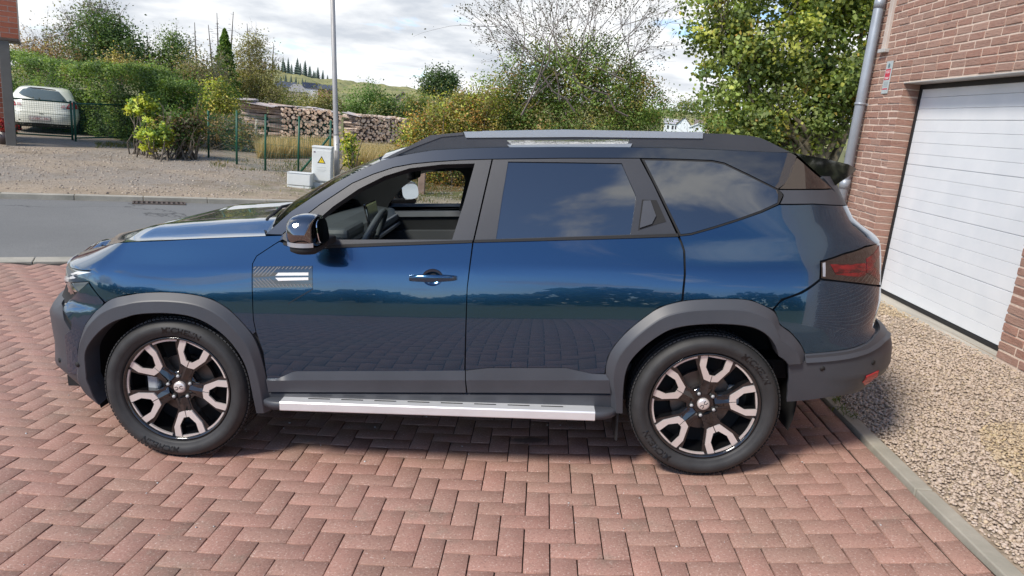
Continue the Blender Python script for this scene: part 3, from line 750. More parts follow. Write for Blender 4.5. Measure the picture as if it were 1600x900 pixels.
def plate(name, poly, y, th, m, parent=None, holes=(), mirror=False, sm=0, px=True, edge=0.0):
    """flat part traced in a plane y = const of the car, with thickness th towards the centreline"""
    tr_ = (lambda L_: np.array([cpx(u, v, y)[[0, 2]] for u, v in L_])) if px else (lambda L_: np.asarray(L_, float))
    P = tr_(poly); P = chaikin(P, sm) if sm else P; loops = [P] + [tr_(h) for h in holes]
    V2, Fc = fill(loops, 10.0); n = len(V2); e = edge
    V = [(p[0], y, p[1]) for p in V2] + [(p[0], y + th, p[1]) for p in V2]; Fc = [tuple(f) for f in Fc]
    Fa = Fc + [tuple(i + n for i in f[::-1]) for f in Fc]
    for L_ in loops:
        o = len(V); k_ = len(L_); A = np.sum(L_[:, 0] * np.roll(L_[:, 1], -1) - np.roll(L_[:, 0], -1) * L_[:, 1]); out = (A > 0) == (L_ is loops[0])
        V += [(p[0], y, p[1]) for p in L_] + [(p[0], y + th, p[1]) for p in L_]
        for k in range(k_):
            f = (o + k, o + k_ + k, o + k_ + (k + 1) % k_, o + (k + 1) % k_); Fa.append(f if out else f[::-1])
    me = mesh_list(name, V, Fa); o_ = link(name, me, parent or car, m)
    if mirror: MIRROR.append((o_, parent))
    return o_

# ---- materials
q = NT('car_paint')
q.set(Base_Color=(.022, .078, .158, 1), Metallic=.90, Roughness=.17, Coat_Weight=1.0, Coat_Roughness=.012, Coat_IOR=1.68)
q = NT('cladding'); v = q.coord('Object'); q.color(q.ramp(q.noise(v, 5, 4), [(.3, (.044, .048, .058)), (.7, (.055, .059, .070))])); q.set(Roughness=.46); q.bump(q.noise(v, 900, 2), .12, .001)
_v = q.coord('Object'); _b = q.bump(q.noise(_v, 3.2, 2, .4), .055, .02); q.l(_b.outputs[0], q.b.inputs['Coat Normal'])
_d = q.noise(_v, 7, 5); q.l(q.ramp(_d, [(.35, (.008,) * 3), (.75, (.05,) * 3)]), q.b.inputs['Coat Roughness'])
q = NT('roof_paint'); q.set(Base_Color=(.008, .012, .020, 1), Metallic=.3, Roughness=.3, Coat_Weight=1.0, Coat_Roughness=.012, Coat_IOR=1.8)
ROOF = q.m
PAINT, CLAD = MATS['car_paint'], MATS['cladding']
TRIM = grainy('window_trim', (.033, .035, .042), .42, .08, 4, .08, 700)
GBLACK = simple('gloss_black', (.006, .006, .007), .06, 0, Coat_Weight=1.0, Coat_IOR=1.9)
q = NT('privacy_glass'); q.set(Base_Color=(.006, .007, .009, 1), Roughness=.012, IOR=2.5); GLASS = q.m
MBLACK = simple('matt_black', (.010, .010, .011), .75)
ALU = grainy('brushed_alloy', (.80, .81, .82), .36, .05, 5, .03, 500, metal=.5)
SILV = simple('satin_silver', (.50, .52, .56), .34, .6)
CHROME = simple('chrome', (.82, .83, .85), .09, 1.0)
q = NT('clear_glass'); q.t.nodes.remove(q.b); tr_ = q.n('ShaderNodeBsdfTransparent'); tr_.inputs[0].default_value = (.80, .86, .85, 1); gl_ = q.n('ShaderNodeBsdfGlossy'); gl_.inputs['Roughness'].default_value = .01
fr_ = q.n('ShaderNodeFresnel'); fr_.inputs[0].default_value = 1.5; mx_ = q.n('ShaderNodeMixShader'); q.l(fr_.outputs[0], mx_.inputs[0]); q.l(tr_.outputs[0], mx_.inputs[1]); q.l(gl_.outputs[0], mx_.inputs[2]); q.l(mx_.outputs[0], q.out.inputs[0]); CLEAR = q.m

# ---- body side panels
ARCH_F_OUT = [(424, 640), (421, 609), (413, 575), (405, 545), (395, 522.5), (375, 500), (357, 482.5), (332, 467.5), (300, 459.5), (250, 456), (200, 460), (163, 473), (143, 495.5), (129, 522), (122.5, 547), (123, 580), (128, 600), (152, 618)]
ARCH_F_IN = [(404, 640), (398, 612), (392, 580), (382, 555), (362, 527.5), (337, 507.5), (312, 495), (287, 489), (250, 487), (212, 490), (187.5, 497.5), (162.5, 515), (146, 535), (139.5, 552), (143, 580), (150, 602), (163, 626)]
ARCH_R_OUT = [(955, 640), (954, 613), (949, 600), (945.5, 580), (950, 557.5), (960, 540), (980, 517.5), (1005, 497.5), (1030, 480), (1065, 470.5), (1100, 467.5), (1150, 467), (1175, 469.5), (1200, 481), (1212, 489), (1230, 510), (1247, 533), (1257, 553), (1257, 563)]
ARCH_R_IN = [(972, 640), (972, 615), (975, 582), (982, 562), (995, 547), (1012, 532), (1037, 516), (1055, 509.5), (1087, 505), (1130, 504), (1168, 507.5), (1190, 516), (1205, 530), (1218, 548), (1228, 565)]
fender = panel('front_fender', [(105, 415), (112, 407), (122, 399), (134.5, 391), (147, 385.5), (160, 381), (186, 379), (257.5, 376), (310, 373), (400, 369), (452, 367.5), (430, 381), (401, 400), (394.5, 412), (394, 450), (396, 500), (400, 519)] + ARCH_F_OUT[4:12] + [(163, 471), (139, 440), (141, 431), (143.5, 423), (122.5, 421.5)], PAINT, gap=.002)
DOOR_F = [(437, 377), (462, 387), (508, 387), (600, 383), (738.5, 378.5), (730, 450), (726, 580), (700, 580), (460, 580.5), (435, 592), (417, 592), (411, 550), (400, 519), (396, 500), (394, 450), (394.5, 412), (401, 400), (430, 381)]
CUP = [(676 + 16.5 * math.cos(a), 433.5 + 13.5 * math.sin(a)) for a in np.linspace(0, 2 * math.pi, 28)[:-1]]
fdoor = panel('front_door', DOOR_F, PAINT, holes=[CUP], fold=.010)
rdoor = panel('rear_door', [(739.5, 378.5), (800, 377), (1059, 369), (1064, 380), (1068, 392), (1069, 430), (1067, 450), (1065, 470)] + ARCH_R_OUT[3:9][::-1] + [(945.5, 584), (925, 584.5), (885, 575), (763, 575), (750, 576.5), (727, 579), (730, 450)], PAINT)
quarter = panel('quarter_panel', [(1061.5, 369), (1080, 367), (1115, 357), (1151, 345.6), (1190, 332), (1223.5, 320), (1270, 319), (1326, 318.5), (1336, 332), (1345, 346), (1358, 350), (1366, 360), (1373, 371), (1352, 384.5), (1318, 396), (1282, 408), (1281, 436), (1208, 483)] + ARCH_R_OUT[10:14][::-1] + [(1067, 470), (1069, 450), (1071, 430), (1070, 392), (1066, 380)], PAINT)
bumper_top = panel('front_bumper', [(121, 457), (130, 449), (139, 441.5), (163, 472.5), (143, 495), (129, 522), (122, 547), (123.5, 586), (106.5, 582), (103.5, 550), (101, 524), (111, 515), (112, 504), (105, 494), (98, 484), (103, 476), (110, 468)], PAINT, off=.002)
rb = panel('rear_bumper', [(1282, 437.5), (1310, 440), (1345, 444), (1376.5, 447.5), (1376.5, 470), (1374, 490), (1370, 505), (1350, 537), (1323, 546), (1257, 553)] + ARCH_R_OUT[14:17][::-1] + [(1209, 484)], PAINT)
# ---- plastic cladding
def mid(a, b, k): return None
def strip_arch(name, outer, inner):
    A, B = to_param(outer), to_param(inner); n = 80
    def rs(P):
        P = chaikin(P, 2, False); L_ = np.r_[0, np.cumsum(np.linalg.norm(np.diff(P, axis=0), axis=1))]; t = np.linspace(0, L_[-1], n); return np.stack([np.interp(t, L_, P[:, 0]), np.interp(t, L_, P[:, 1])], 1)
    A, B = rs(A), rs(B); rings = []
    for k, off in ((0.0, -.012), (0.0, .004), (.36, .030), (.42, .033), (.97, .034), (1.0, .030), (1.0, -.06)):
        q_ = A * (1 - k) + B * k; rings.append(skin(q_[:, 0], q_[:, 1]) + skin_n(q_[:, 0], q_[:, 1]) * off)
    V, Fc = [], []
    for k, (a, b) in enumerate(zip(rings[:-1], rings[1:])):
        o = len(V); V += list(a) + list(b); Fc += [(o + i, o + i + 1, o + n + i + 1, o + n + i) for i in range(n - 1)]
    V = np.array(V); f = Fc[2 * (n - 1) + 20]; s_ = np.cross(V[f[1]] - V[f[0]], V[f[2]] - V[f[0]])[1]
    if s_ > 0: Fc = [f_[::-1] for f_ in Fc]
    o_ = link(name, mesh_list(name, V, Fc, True), car, CLAD); MIRROR.append((o_, None)); return o_
strip_arch('wheel_arch', ARCH_F_OUT, ARCH_F_IN); strip_arch('wheel_arch', ARCH_R_OUT, ARCH_R_IN)
strip('door_cladding', [[(417, 591.5), (435, 591), (460, 580), (600, 579.6), (726.5, 579)], [(417.5, 592.5), (435, 592.5), (460, 592.2), (600, 592), (727, 592)], [(421, 610), (435, 610), (460, 610.2), (600, 610.6), (728.5, 611)]], [.002, .016, .016], CLAD, fdoor)
strip('door_cladding', [[(728, 579), (750, 576.5), (763, 575), (885, 575), (925, 584), (949, 585)], [(728.5, 592), (750, 592), (763, 592), (885, 592), (925, 592), (951, 592)], [(731, 611), (750, 611), (763, 611), (885, 611.7), (925, 612), (954, 612.5)]], [.002, .016, .016], CLAD, rdoor)
strip('sill', [[(404, 612), (600, 612.8), (972, 614.5)], [(404, 614), (600, 615), (972, 617)], [(404, 641), (600, 642), (972, 644)]], [-.012, .006, -.004], CLAD)
# black bumper mouldings: nose and tail, wrapped round the corners to the centreline
SF = X0 - math.pi / 2 / 1.7; SR = X1 + math.pi / 2 / 1.7
sF = to_param([(124, 586)])[0][0]
nose = panel('bumper_moulding', [(sF, .27), (SF, .27), (SF, .79), (-.62, .79), (-.53, .76), (-.47, .70), (-.40, .60), (sF, .56)], CLAD, off=-.004, gap=0, param=True, ds=.04, mirror=True)
front_mask = panel('front_grille', [(-.50, .775), (SF, .775), (SF, .985), (-.56, .96), (-.50, .93)], GBLACK, off=-.012, gap=0, param=True, ds=.04)
p_ = to_param([(1257, 553.5), (1323, 547), (1350, 538.5), (1366, 524)])
cl = [tuple(a) for a in p_]
zt = p_[-1][1]
panel('bumper_moulding', cl + [(SR, zt + .03), (SR, .36), tuple(to_param([(1347, 606)])[0]), tuple(to_param([(1293, 618)])[0]), tuple(to_param([(1227, 626)])[0]), tuple(to_param([(1229, 600)])[0]), tuple(to_param([(1229, 566)])[0]), tuple(to_param([(1257, 563)])[0])], CLAD, off=.012, gap=.001, param=True, ds=.03)
strip('bumper_ledge', [[(1257, 553), (1290, 550.5), (1323, 546.5), (1350, 538), (1366, 523.5), (1376, 509)], [(1257, 564), (1290, 562), (1323, 558), (1352, 550), (1374, 536), (1386, 524)]], [.003, .022], CLAD)
# ---- lamps
hl = panel('headlight', [(101, 417), (112, 419), (122.5, 422), (143.5, 424), (141, 431), (138.5, 440), (129, 449), (119.5, 458), (112, 452), (105, 446), (99.5, 440), (97.5, 428)], simple('lamp_lens', (.10, .12, .13), .05, 0, Coat_Weight=1.0), off=-.004, gap=.001, ds=.02)
panel('reflector', [(110, 428), (122, 424), (142, 425.5), (139, 434), (119, 434.5)], simple('lamp_bright', (.80, .82, .83), .15, .3, Coat_Weight=1.0), hl, off=.0, gap=.0, ds=.02, fold=.002)
panel('day_light', [(100.5, 432), (106, 431), (107, 440), (101, 439)], MATS['lamp_bright'], hl, off=.0, gap=.0, ds=.02, fold=.002)
panel('day_light', [(105, 440), (110, 441), (121, 455.5), (117, 456.5)], CHROME, hl, off=.0, gap=.0, ds=.02, fold=.002)
q = NT('tail_red'); q.set(Base_Color=(.22, .006, .010, 1), Roughness=.06, Coat_Weight=1.0); q.color(q.ramp(q.noise(q.coord('Object', (6, 6, 26)), 3, 3), [(.35, (.035, .002, .004)), (.65, (.20, .008, .011))]))
tl = panel('taillight', [(1282.5, 409.5), (1318, 397.5), (1352, 386), (1373, 376), (1376.5, 388), (1377, 420), (1376.5, 445.5), (1345, 442.5), (1310, 438.5), (1282.5, 435)], GBLACK, off=-.001, gap=.0015, ds=.02)
panel('red_lens', [(1297, 413), (1352, 411), (1353, 430), (1340, 433), (1306, 429)], MATS['tail_red'], tl, off=.0015, gap=0, ds=.02, fold=.004)
panel('red_lens', [(1354, 404), (1374, 383), (1375.5, 395), (1364, 413), (1375, 430), (1375, 441), (1354, 426)], MATS['tail_red'], tl, off=.0015, gap=0, ds=.02, fold=.004)
panel('bright_lens', [(1285.5, 411), (1289.5, 410), (1289.5, 432.5), (1285.5, 432)], SILV, tl, off=.0012, gap=0, ds=.02, fold=.002)
panel('reflector', [(1346, 592), (1350, 586), (1369, 577), (1367, 584), (1361, 591), (1347, 599)], simple('reflector_red', (.42, .03, .035), .25), off=.016, gap=0, ds=.02, fold=.004)
def disc(name, u, v, r_, m, off, parent=None):
    s_, z_ = to_param([(u, v)])[0]; n_ = Vector(skin_n(s_, z_)); c_ = Vector(skin(s_, z_)) + n_ * off
    MIRROR.append((MB().tube([c_ - n_ * .012, c_ + n_ * .003], r_, 14).build(name, m, parent or car), None))
disc('parking_sensor', 1283, 574, .013, MBLACK, .012); disc('parking_sensor', 1361, 565, .013, MBLACK, .012); disc('parking_sensor', 130, 566, .013, MBLACK, .033); disc('parking_sensor', 92, 563, .012, MBLACK, -.002)
# ---- greenhouse
FRAME_F = [(441, 374), (442, 366), (470, 343), (500, 320), (550, 287), (582, 273), (615, 262), (645, 256.5), (675, 253.5), (720, 250.5), (768.5, 249), (739, 377.5), (600, 382), (508, 386), (462, 386)]
OPEN_F = [(480, 374.5), (508, 374.5), (600, 374.5), (706.5, 374.5), (724, 320), (742, 255.5), (715, 256.2), (690, 257), (640, 263), (600, 275.5), (560, 295.5), (520, 323), (497, 343), (485, 357)]
ffr = panel('window_frame', FRAME_F, TRIM, fdoor, off=.001, gap=.0015, holes=[OPEN_F], fold=.05)
FRAME_R = [(770, 249), (880, 247.5), (999.5, 247.5), (1020, 286), (1058.5, 368), (800, 376.3), (740.5, 377.8)]
GL_R = [(794, 252.5), (880, 253.5), (971.5, 255), (982, 279), (994, 306), (990, 337), (985, 366.5), (880, 370), (775, 373.5), (784, 312)]
rfr = panel('window_frame', FRAME_R, TRIM, rdoor, off=.001, gap=.0015, holes=[GL_R], fold=.03)
panel('window_glass', GL_R, GLASS, rdoor, off=-.006, gap=-.004, fold=0)
strip('weather_strip', [[(443, 379), (462, 383), (508, 383.5), (600, 380), (738, 375.5)], [(443, 383), (462, 388), (508, 388.3), (600, 384.6), (738, 379.6)]], [.006, .006], MBLACK, fdoor)
strip('weather_strip', [[(741, 375.3), (800, 374), (985, 368.0), (1059, 365.5)], [(741, 379.3), (800, 377.8), (985, 372.6), (1060, 370)]], [.006, .006], MBLACK, rdoor)
panel('pillar_handle', [(1005, 314.5), (1016, 314), (1024.5, 338), (1018, 350.5), (999, 357)], CLAD, rdoor, off=.010, gap=0, fold=.02, ds=.02)
panel('handle_recess', [(1003, 312), (1026, 313), (1041, 346.5), (1030, 349.5), (997, 360)], MBLACK, rdoor, off=.0025, gap=0, fold=.004, ds=.02)
QG = [(1002.5, 248), (1060, 249), (1113, 251), (1132, 255), (1170, 273), (1217.5, 295.7), (1222, 301), (1223.5, 306), (1223.5, 319), (1190, 331.5), (1151, 345.6), (1115, 357), (1080, 367), (1062, 369), (1030, 303)]
panel('window_seal', QG, MBLACK, off=-.001, gap=.0005, fold=.01)
panel('quarter_window', QG, GLASS, off=.002, gap=.0085, fold=.008)
panel('pillar_panel', [(1245, 246), (1236, 262), (1219, 295.5), (1260, 295.5), (1300, 294.5), (1272, 270)], GBLACK, off=.0, gap=.0015)
panel('pillar_band', [(1219, 296.5), (1260, 296.5), (1300, 295.5), (1326, 318), (1270, 318.3), (1223.8, 318.8), (1224, 305)], CLAD, off=.0, gap=.0015)
RAILB = [(595, 251.5), (618, 245), (643, 240), (676, 234.5), (730, 231.5), (785, 230), (880, 229.5), (980, 230), (1060, 231.5), (1122, 234), (1190, 237), (1236, 238.5)]
APIL = [(416, 366), (435, 348), (455, 330), (488, 308), (525, 285), (560, 267), (595, 251.5)]
cant = panel('roof_side', APIL + RAILB[1:] + [(1245, 244), (1219, 295), (1217.5, 295.3), (1170, 272.3), (1132, 254.2), (1113, 250.2), (1060, 248.2), (1002, 247), (880, 247), (769, 248.4), (720, 249.8), (675, 252.6), (645, 255.5), (615, 261), (582, 272), (550, 286), (500, 319), (470, 342), (442, 365), (437, 376), (453, 367)], ROOF, gap=.001, ds=.03)
# tail: black sliver of the tailgate round the corner
tg = panel('tailgate', [tuple(to_param([(1302, 295)])[0]), tuple(to_param([(1341, 345)])[0]), tuple(to_param([(1359, 349.5)])[0]), (SR, 1.27), (SR, 1.50), tuple(to_param([(1285, 275)])[0])], CLAD, off=-.002, gap=.002, param=True)
tgl = panel('tailgate_lower', [tuple(to_param([(1374, 372)])[0]), (SR, 1.22), (SR, .72), tuple(to_param([(1371, 505)])[0]), tuple(to_param([(1376.5, 470)])[0]), tuple(to_param([(1377, 420)])[0])], PAINT, off=-.004, gap=0, param=True)
# dark shell just behind the panels, so that the gaps read dark
SHELL = [(106, 416), (134, 392), (186, 380), (400, 370), (452, 368), (508, 388), (738, 380), (1060, 371), (1223, 321), (1326, 319), (1345, 346), (1370, 372), (1375, 446), (1370, 504), (1257, 552)] + ARCH_R_IN[::-1][0:] + [(972, 640), (404, 640)] + ARCH_F_IN[1:] + [(150, 600), (110, 585), (90, 560), (86, 500), (100, 455), (99, 440)]
panel('body_shell', SHELL, MBLACK, off=-.016, gap=0, fold=0, ds=.06)
panel('body_shell', FRAME_F[1:11] + [(1002, 248), (1132, 256), (1218, 296), (1245, 244)] + RAILB[::-1][1:] + [(525, 286), (455, 331)], MBLACK, off=-.016, gap=0, fold=0, ds=.05)

# ---- bonnet, windscreen, roof
def skin_px(pts): q_ = to_param(pts); return skin(q_[:, 0], q_[:, 1])
def cross(name, edge, m, crown, bow, n=29, prof=None, parent=None, lift=0.0):
    """surface across the car from a near edge curve to its mirror image"""
    t = np.linspace(0, 1, n); rings = []
    for k, (x, y, z) in enumerate(edge):
        hw = W2 - y; c_ = crown(k / (len(edge) - 1), hw); b_ = bow(k / (len(edge) - 1), hw); pr = prof(t) if prof is not None else np.sin(math.pi * t) ** .7
        rings.append(np.stack([x - b_ * np.sin(math.pi * t), y + 2 * hw * t, z + c_ * pr + lift], 1))
    mb = MB(); mb.loft([list(map(tuple, r_)) for r_ in rings]); me = mb.mesh(name)
    if me.polygons[len(me.polygons) // 2].normal.z < 0: me.flip_normals()
    return link(name, me, parent or car, m)
h_edge = to_param([(452, 367), (400, 369), (310, 372.5), (257.5, 375), (220, 377), (186, 378.7), (160, 380.7), (147, 385.2), (134.5, 390.7), (122, 398.7), (112, 406.7), (105, 414.5)])
tail_ = np.stack([np.linspace(h_edge[-1][0], SF + .02, 8)[1:], np.linspace(h_edge[-1][1], .975, 8)[1:]], 1)
h_edge = resample(np.vstack([h_edge, tail_]), .03, False)
E_ = skin(h_edge[:, 0], h_edge[:, 1]); E_ = E_ + skin_n(h_edge[:, 0], h_edge[:, 1]) * -.001
def hood_prof(t):
    s_ = np.minimum(t, 1 - t)
    return smooth(s_ / .20) * (1 - .30 * smooth((s_ - .24) / .12))
cross('bonnet', E_, PAINT, lambda k, hw: .048 * min(1, hw / .45) * (1 - .3 * k), lambda k, hw: .16 * max(0, 1 - 3 * k), n=61, prof=hood_prof)
A_ = skin_px(APIL); A2 = resample(A_, .06, False)
cross('windscreen', A2, CLEAR, lambda k, hw: .0, lambda k, hw: .20 - .08 * k, n=33)
mb = MB(); c0 = A2[0]; n_ = 25; t = np.linspace(0, 1, n_)
lo = np.stack([c0[0] - .16 * np.sin(math.pi * t) + .0 - .10 * np.sin(math.pi * t), c0[1] + 2 * (W2 - c0[1]) * t, np.full(n_, c0[2] + .004)], 1)
hi_ = np.stack([c0[0] + .1 - .2 * np.sin(math.pi * t), c0[1] + 2 * (W2 - c0[1]) * t, np.full(n_, c0[2] - .005)], 1)
mb.loft([list(map(tuple, lo)), list(map(tuple, hi_))]); mb.tube([tuple(lo[4] + (0.03, 0, .03)), tuple(lo[12] + (.04, 0, .035)), tuple(lo[17] + (.05, 0, .04))], .009, 6); mb.build('cowl', MBLACK, car)
Rb = resample(skin_px(RAILB + [(1243, 240.5)]), .06, False)
cross('roof', Rb, ROOF, lambda k, hw: .035, lambda k, hw: .06 * (1 - k), n=33)
# ---- roof rail
RY = .262
RAIL = [(594.5, 252), (604, 246), (622, 237.5), (640, 228.5), (657, 219), (673, 212), (700, 208.6), (724, 207.2), (900, 204), (1099, 208), (1140, 209.6), (1170, 211.8), (1187, 215), (1201, 221), (1218, 229.5), (1235, 238), (1190, 238), (1122, 234.5), (1060, 232.3), (987, 231), (880, 231), (790, 231.5), (730, 232.5), (676, 235.5), (643, 240.5), (618, 246)]
rail = plate('roof_rail', RAIL, RY, .05, CLAD, holes=[[(791, 219.5), (985, 217.5), (982, 227), (800, 227.5)]], mirror=True)
plate('rail_insert', [(724.5, 205.8), (900, 202.8), (1099, 206.6), (1098, 216.2), (900, 214), (728, 215.2)], RY - .006, .062, SILV, rail, mirror=True)
plate('rail_insert', [(792, 226.2), (988, 224.4), (985, 230), (797, 230.4)], RY - .005, .02, SILV, rail, mirror=True)
plate('rail_cap', [(598, 248.5), (640, 228), (673, 211.2), (724, 206.6), (724, 211), (690, 214), (650, 229), (612, 246)], RY - .004, .04, grainy('rail_grey', (.075, .078, .088), .45, .05, 4), rail, mirror=True)
# ---- spoiler
sp = plate('spoiler', [(1243, 239.5), (1285, 247), (1325, 256.5), (1337, 262.5), (1337, 266.5), (1326, 276), (1312, 285), (1302, 292.5), (1272, 266), (1250, 246)], .315, 2 * (W2 - .315), GBLACK)
# ---- exterior mirrors
mc = cpx(483, 364, -.17)
def mirror_unit():
    mb = MB(); rings = []
    for t in np.linspace(-1, 1, 17):
        k = (1 - abs(t) ** 2.6) ** .45; ring = []
        for w in np.linspace(0, 2 * math.pi, 33)[:-1]:
            c_, s_ = math.cos(w), math.sin(w); e = .72
            xx = math.copysign(abs(c_) ** e, c_); zz = math.copysign(abs(s_) ** e, s_)
            if xx > 0: xx = min(xx, .62)
            ring.append((mc[0] - .004 + xx * .086 * (.35 + .65 * k), mc[1] + t * .115, mc[2] + .006 + zz * .070 * k + (.012 if zz > 0 else 0) * k))
        rings.append(ring)
    mb.loft(rings, closed=True); return mb
mir = mirror_unit().build('door_mirror', simple('mirror_black', (.006, .006, .007), .04, 0, Coat_Weight=1.0, Coat_IOR=2.6), fdoor); MIRROR.append((mir, fdoor))
mb = MB(); rings = []
for sc, zz in ((.75, -.088), (.98, -.078), (1.0, -.062), (.97, -.055)):
    rings.append([(mc[0] - .004 + .082 * sc * max(-1, min(.72, math.cos(w))), mc[1] + .105 * sc * math.sin(w), mc[2] + zz) for w in np.linspace(0, 2 * math.pi, 29)[:-1]])
mb.loft(rings, closed=True).add(rings[0], [tuple(range(28))]); MIRROR.append((mb.build('mirror_base', MBLACK, mir), mir))
mb = MB(); rings = []
for zz in (-.052, -.032): rings.append([(mc[0] - .006 + .090 * math.cos(w), mc[1] + .112 * math.sin(w), mc[2] + zz) for w in np.linspace(math.radians(150), math.radians(305), 22)])
mb.loft(rings); MIRROR.append((mb.build('indicator_strip', SILV, mir), mir))
mb = MB().box((mc[0] + .03, mc[1] + .13, mc[2] - .055), (.075, .16, .035), 0, .01); MIRROR.append((mb.build('mirror_arm', MBLACK, mir), mir))
mb = MB(); mb.prism([(0, math.copysign(abs(math.cos(w)) ** .6, math.cos(w)) * .082 + mc[1], math.copysign(abs(math.sin(w)) ** .6, math.sin(w)) * .055 + mc[2] + .012) for w in np.linspace(0, 2 * math.pi, 25)[:-1]], (mc[0] + .052, 0, 0), (mc[0] + .055, 0, 0)); mb.V = [(x_ - (z_ - mc[2] - .08) * .15, y_, z_) for x_, y_, z_ in mb.V]; MIRROR.append((mb.build('mirror_glass', CHROME, mir), mir))
# ---- badge panel on the front door
bp = panel('badge_panel', [(395.5, 416.2), (440, 415.8), (488.5, 415.3), (488.5, 449.2), (440, 449.6), (395.5, 449.8)], GBLACK, fdoor, off=.0025, gap=0, fold=.004, ds=.03)
def decal(name, polys, m, off, parent):
    V, Fc = [], []
    for P in polys:
        q_ = to_param([(380 + x / 11.25, 400 + y / 11.25) for x, y in P]); o = len(V); n0 = skin_n(q_[:, 0], q_[:, 1])
        V += list(skin(q_[:, 0], q_[:, 1]) + n0 * off); Fc.append(tuple(range(o, o + len(P))))
    me = mesh_list(name, V, Fc)
    if me.polygons[0].normal.y > 0: me.flip_normals()
    o_ = link(name, me, parent, m); MIRROR.append((o_, parent))
pol = []
for k in range(-2, 5):
    x = 190 + 65 * k; w = 26
    for (y0, y1) in ((345, 190), (395, 548)):
        xa, xb = x, x + 152
        if xa < 178: f_ = (178 - xa) / 152; ya = y0 + (y1 - y0) * f_; xa = 178
        else: ya = y0
        pol.append([(xa, ya), (xa + w, ya), (xb + w, y1), (xb, y1)])
for k in range(9):
    if k < 9: pol.append([(605 + 68 * k, 232), (627 + 68 * k, 232), (667 + 68 * k, 190), (645 + 68 * k, 190)]); pol.append([(612 + 68 * k, 492), (634 + 68 * k, 492), (672 + 68 * k, 545), (650 + 68 * k, 545)])
decal('badge_stripe', pol, simple('stripe_grey', (.16, .165, .175), .35), .0036, bp)
mw2 = simple('badge_white', (.80, .80, .80), .4)
for P in ([(568, 346), (622, 294), (1150, 290), (1150, 342)], [(568, 382), (1150, 374), (1150, 422), (622, 436)]): decal('white_bar', [P], mw2, .0040, bp)
# crease below the badge panel, its shade drawn as a dark strip
decal('crease_shade', [[(1215, 560), (1226, 560), (1226, 586), (812, 828), (800, 822), (1215, 578)], [(790, 830), (806, 826), (858, 1990), (846, 1990)]], MBLACK, .0006, fdoor)
# ---- door handle with its cup
q_ = to_param([(676, 434), (640.5, 434.5), (714, 434.5)]); n0 = skin_n(q_[0][0], q_[0][1]); c0 = skin(q_[0][0], q_[0][1])
mb = MB(); rings = []
for k, d in ((1.04, .001), (.96, .005), (.8, .011), (.5, .016), (.05, .018)):
    P = to_param([(676 + 16.5 * k * math.cos(a), 433.5 + 13.5 * k * math.sin(a)) for a in np.linspace(0, 2 * math.pi, 28)[:-1]]); rings.append(list(map(tuple, skin(P[:, 0], P[:, 1]) - skin_n(P[:, 0], P[:, 1]) * d)))
mb.loft(rings, closed=True); MIRROR.append((mb.build('handle_cup', PAINT, fdoor), fdoor))
mb = MB(); rings = []; a0, a1 = skin(*q_[1]), skin(*q_[2])
for t in np.linspace(0, 1, 15):
    p = a0 + (a1 - a0) * t + n0 * (.012 + .024 * math.sin(math.pi * t) ** .5); h_ = .0185 * (.55 + .45 * math.sin(math.pi * min(1, max(0, t * .9 + .1))) ** .6)
    rings.append([tuple(p + n0 * .011 * math.cos(w) + np.array([0, 0, 1]) * h_ * math.sin(w)) for w in np.linspace(0, 2 * math.pi, 15)[:-1]])
mb.loft(rings, closed=True); mb.add(rings[0], [tuple(range(14))]); mb.add(rings[-1], [tuple(range(14))[::-1]]); MIRROR.append((mb.build('door_handle', PAINT, fdoor), fdoor))
# ---- side step
sy0, sy1 = -.075, .10
zt = cpx(650, 635, sy0)[2]; zb = cpx(650, 648.5, sy0)[2]; xa = cpx(437, 641, sy0)[0]; xb = cpx(930, 646, sy0)[0]; xe0 = cpx(404.5, 638, sy0 + .04)[0]; xe1 = cpx(968, 642, sy0 + .04)[0]
def step_ring(x, k=1.0):
    return [(x, sy0 + .002, zb), (x, sy0, zb + .004), (x, sy0, zt - .006), (x, sy0 + .006, zt), (x, sy1, zt + .004), (x, sy1, zb)]
mb = MB(); r0, r1 = step_ring(xa), step_ring(xb); mb.loft([r0, r1], closed=True, smooth=False); mb.add(r0, [tuple(range(6))]); mb.add(r1, [tuple(range(6))[::-1]])
stp = mb.build('side_step', ALU, car)
me = stp.data
bm = bmesh.new(); bm.from_mesh(me); bmesh.ops.recalc_face_normals(bm, faces=bm.faces); bm.to_mesh(me); bm.free(); MIRROR.append((stp, None))
for side, (x0_, x1_) in (('a', (xa, xe0)), ('b', (xb, xe1))):
    mb = MB(); rings = []
    for t in np.linspace(0, 1, 9):
        x = x0_ + (x1_ - x0_) * t; k = math.sqrt(max(0, 1 - t ** 2.2)); yo = (1 - k) * .11; dz = (1 - k) * .012
        rings.append([(x, sy0 + .003 + yo, zb + .004 + dz), (x, sy0 + .001 + yo, zt - .008 - dz), (x, sy0 + .012 + yo, zt - .002 - dz), (x, sy1, zt - .001), (x, sy1, zb)])
    mb.loft(rings, closed=True); mb.add(rings[-1], [tuple(range(5))])
    me = mb.mesh('step_cap'); bm = bmesh.new(); bm.from_mesh(me); bmesh.ops.recalc_face_normals(bm, faces=bm.faces); bm.to_mesh(me); bm.free()
    MIRROR.append((link('step_cap', me, stp, CLAD), stp))
x = xa + .13
while x < xb - .16:
    for yy in (.30, .62): MIRROR.append((MB().box((x + .055, sy0 + (sy1 - sy0) * yy, zt + .0045 * yy + .0012), (.11, .006, .0022)).build('tread_slot', MBLACK, stp), stp))
    x += .168
mb = MB()
for k in range(5):
    x = xa + .2 + k * (xb - xa - .4) / 4; mb.box((x, .12, zt - .02), (.12, .14, .03))
mb.build('step_bracket', MBLACK, car)

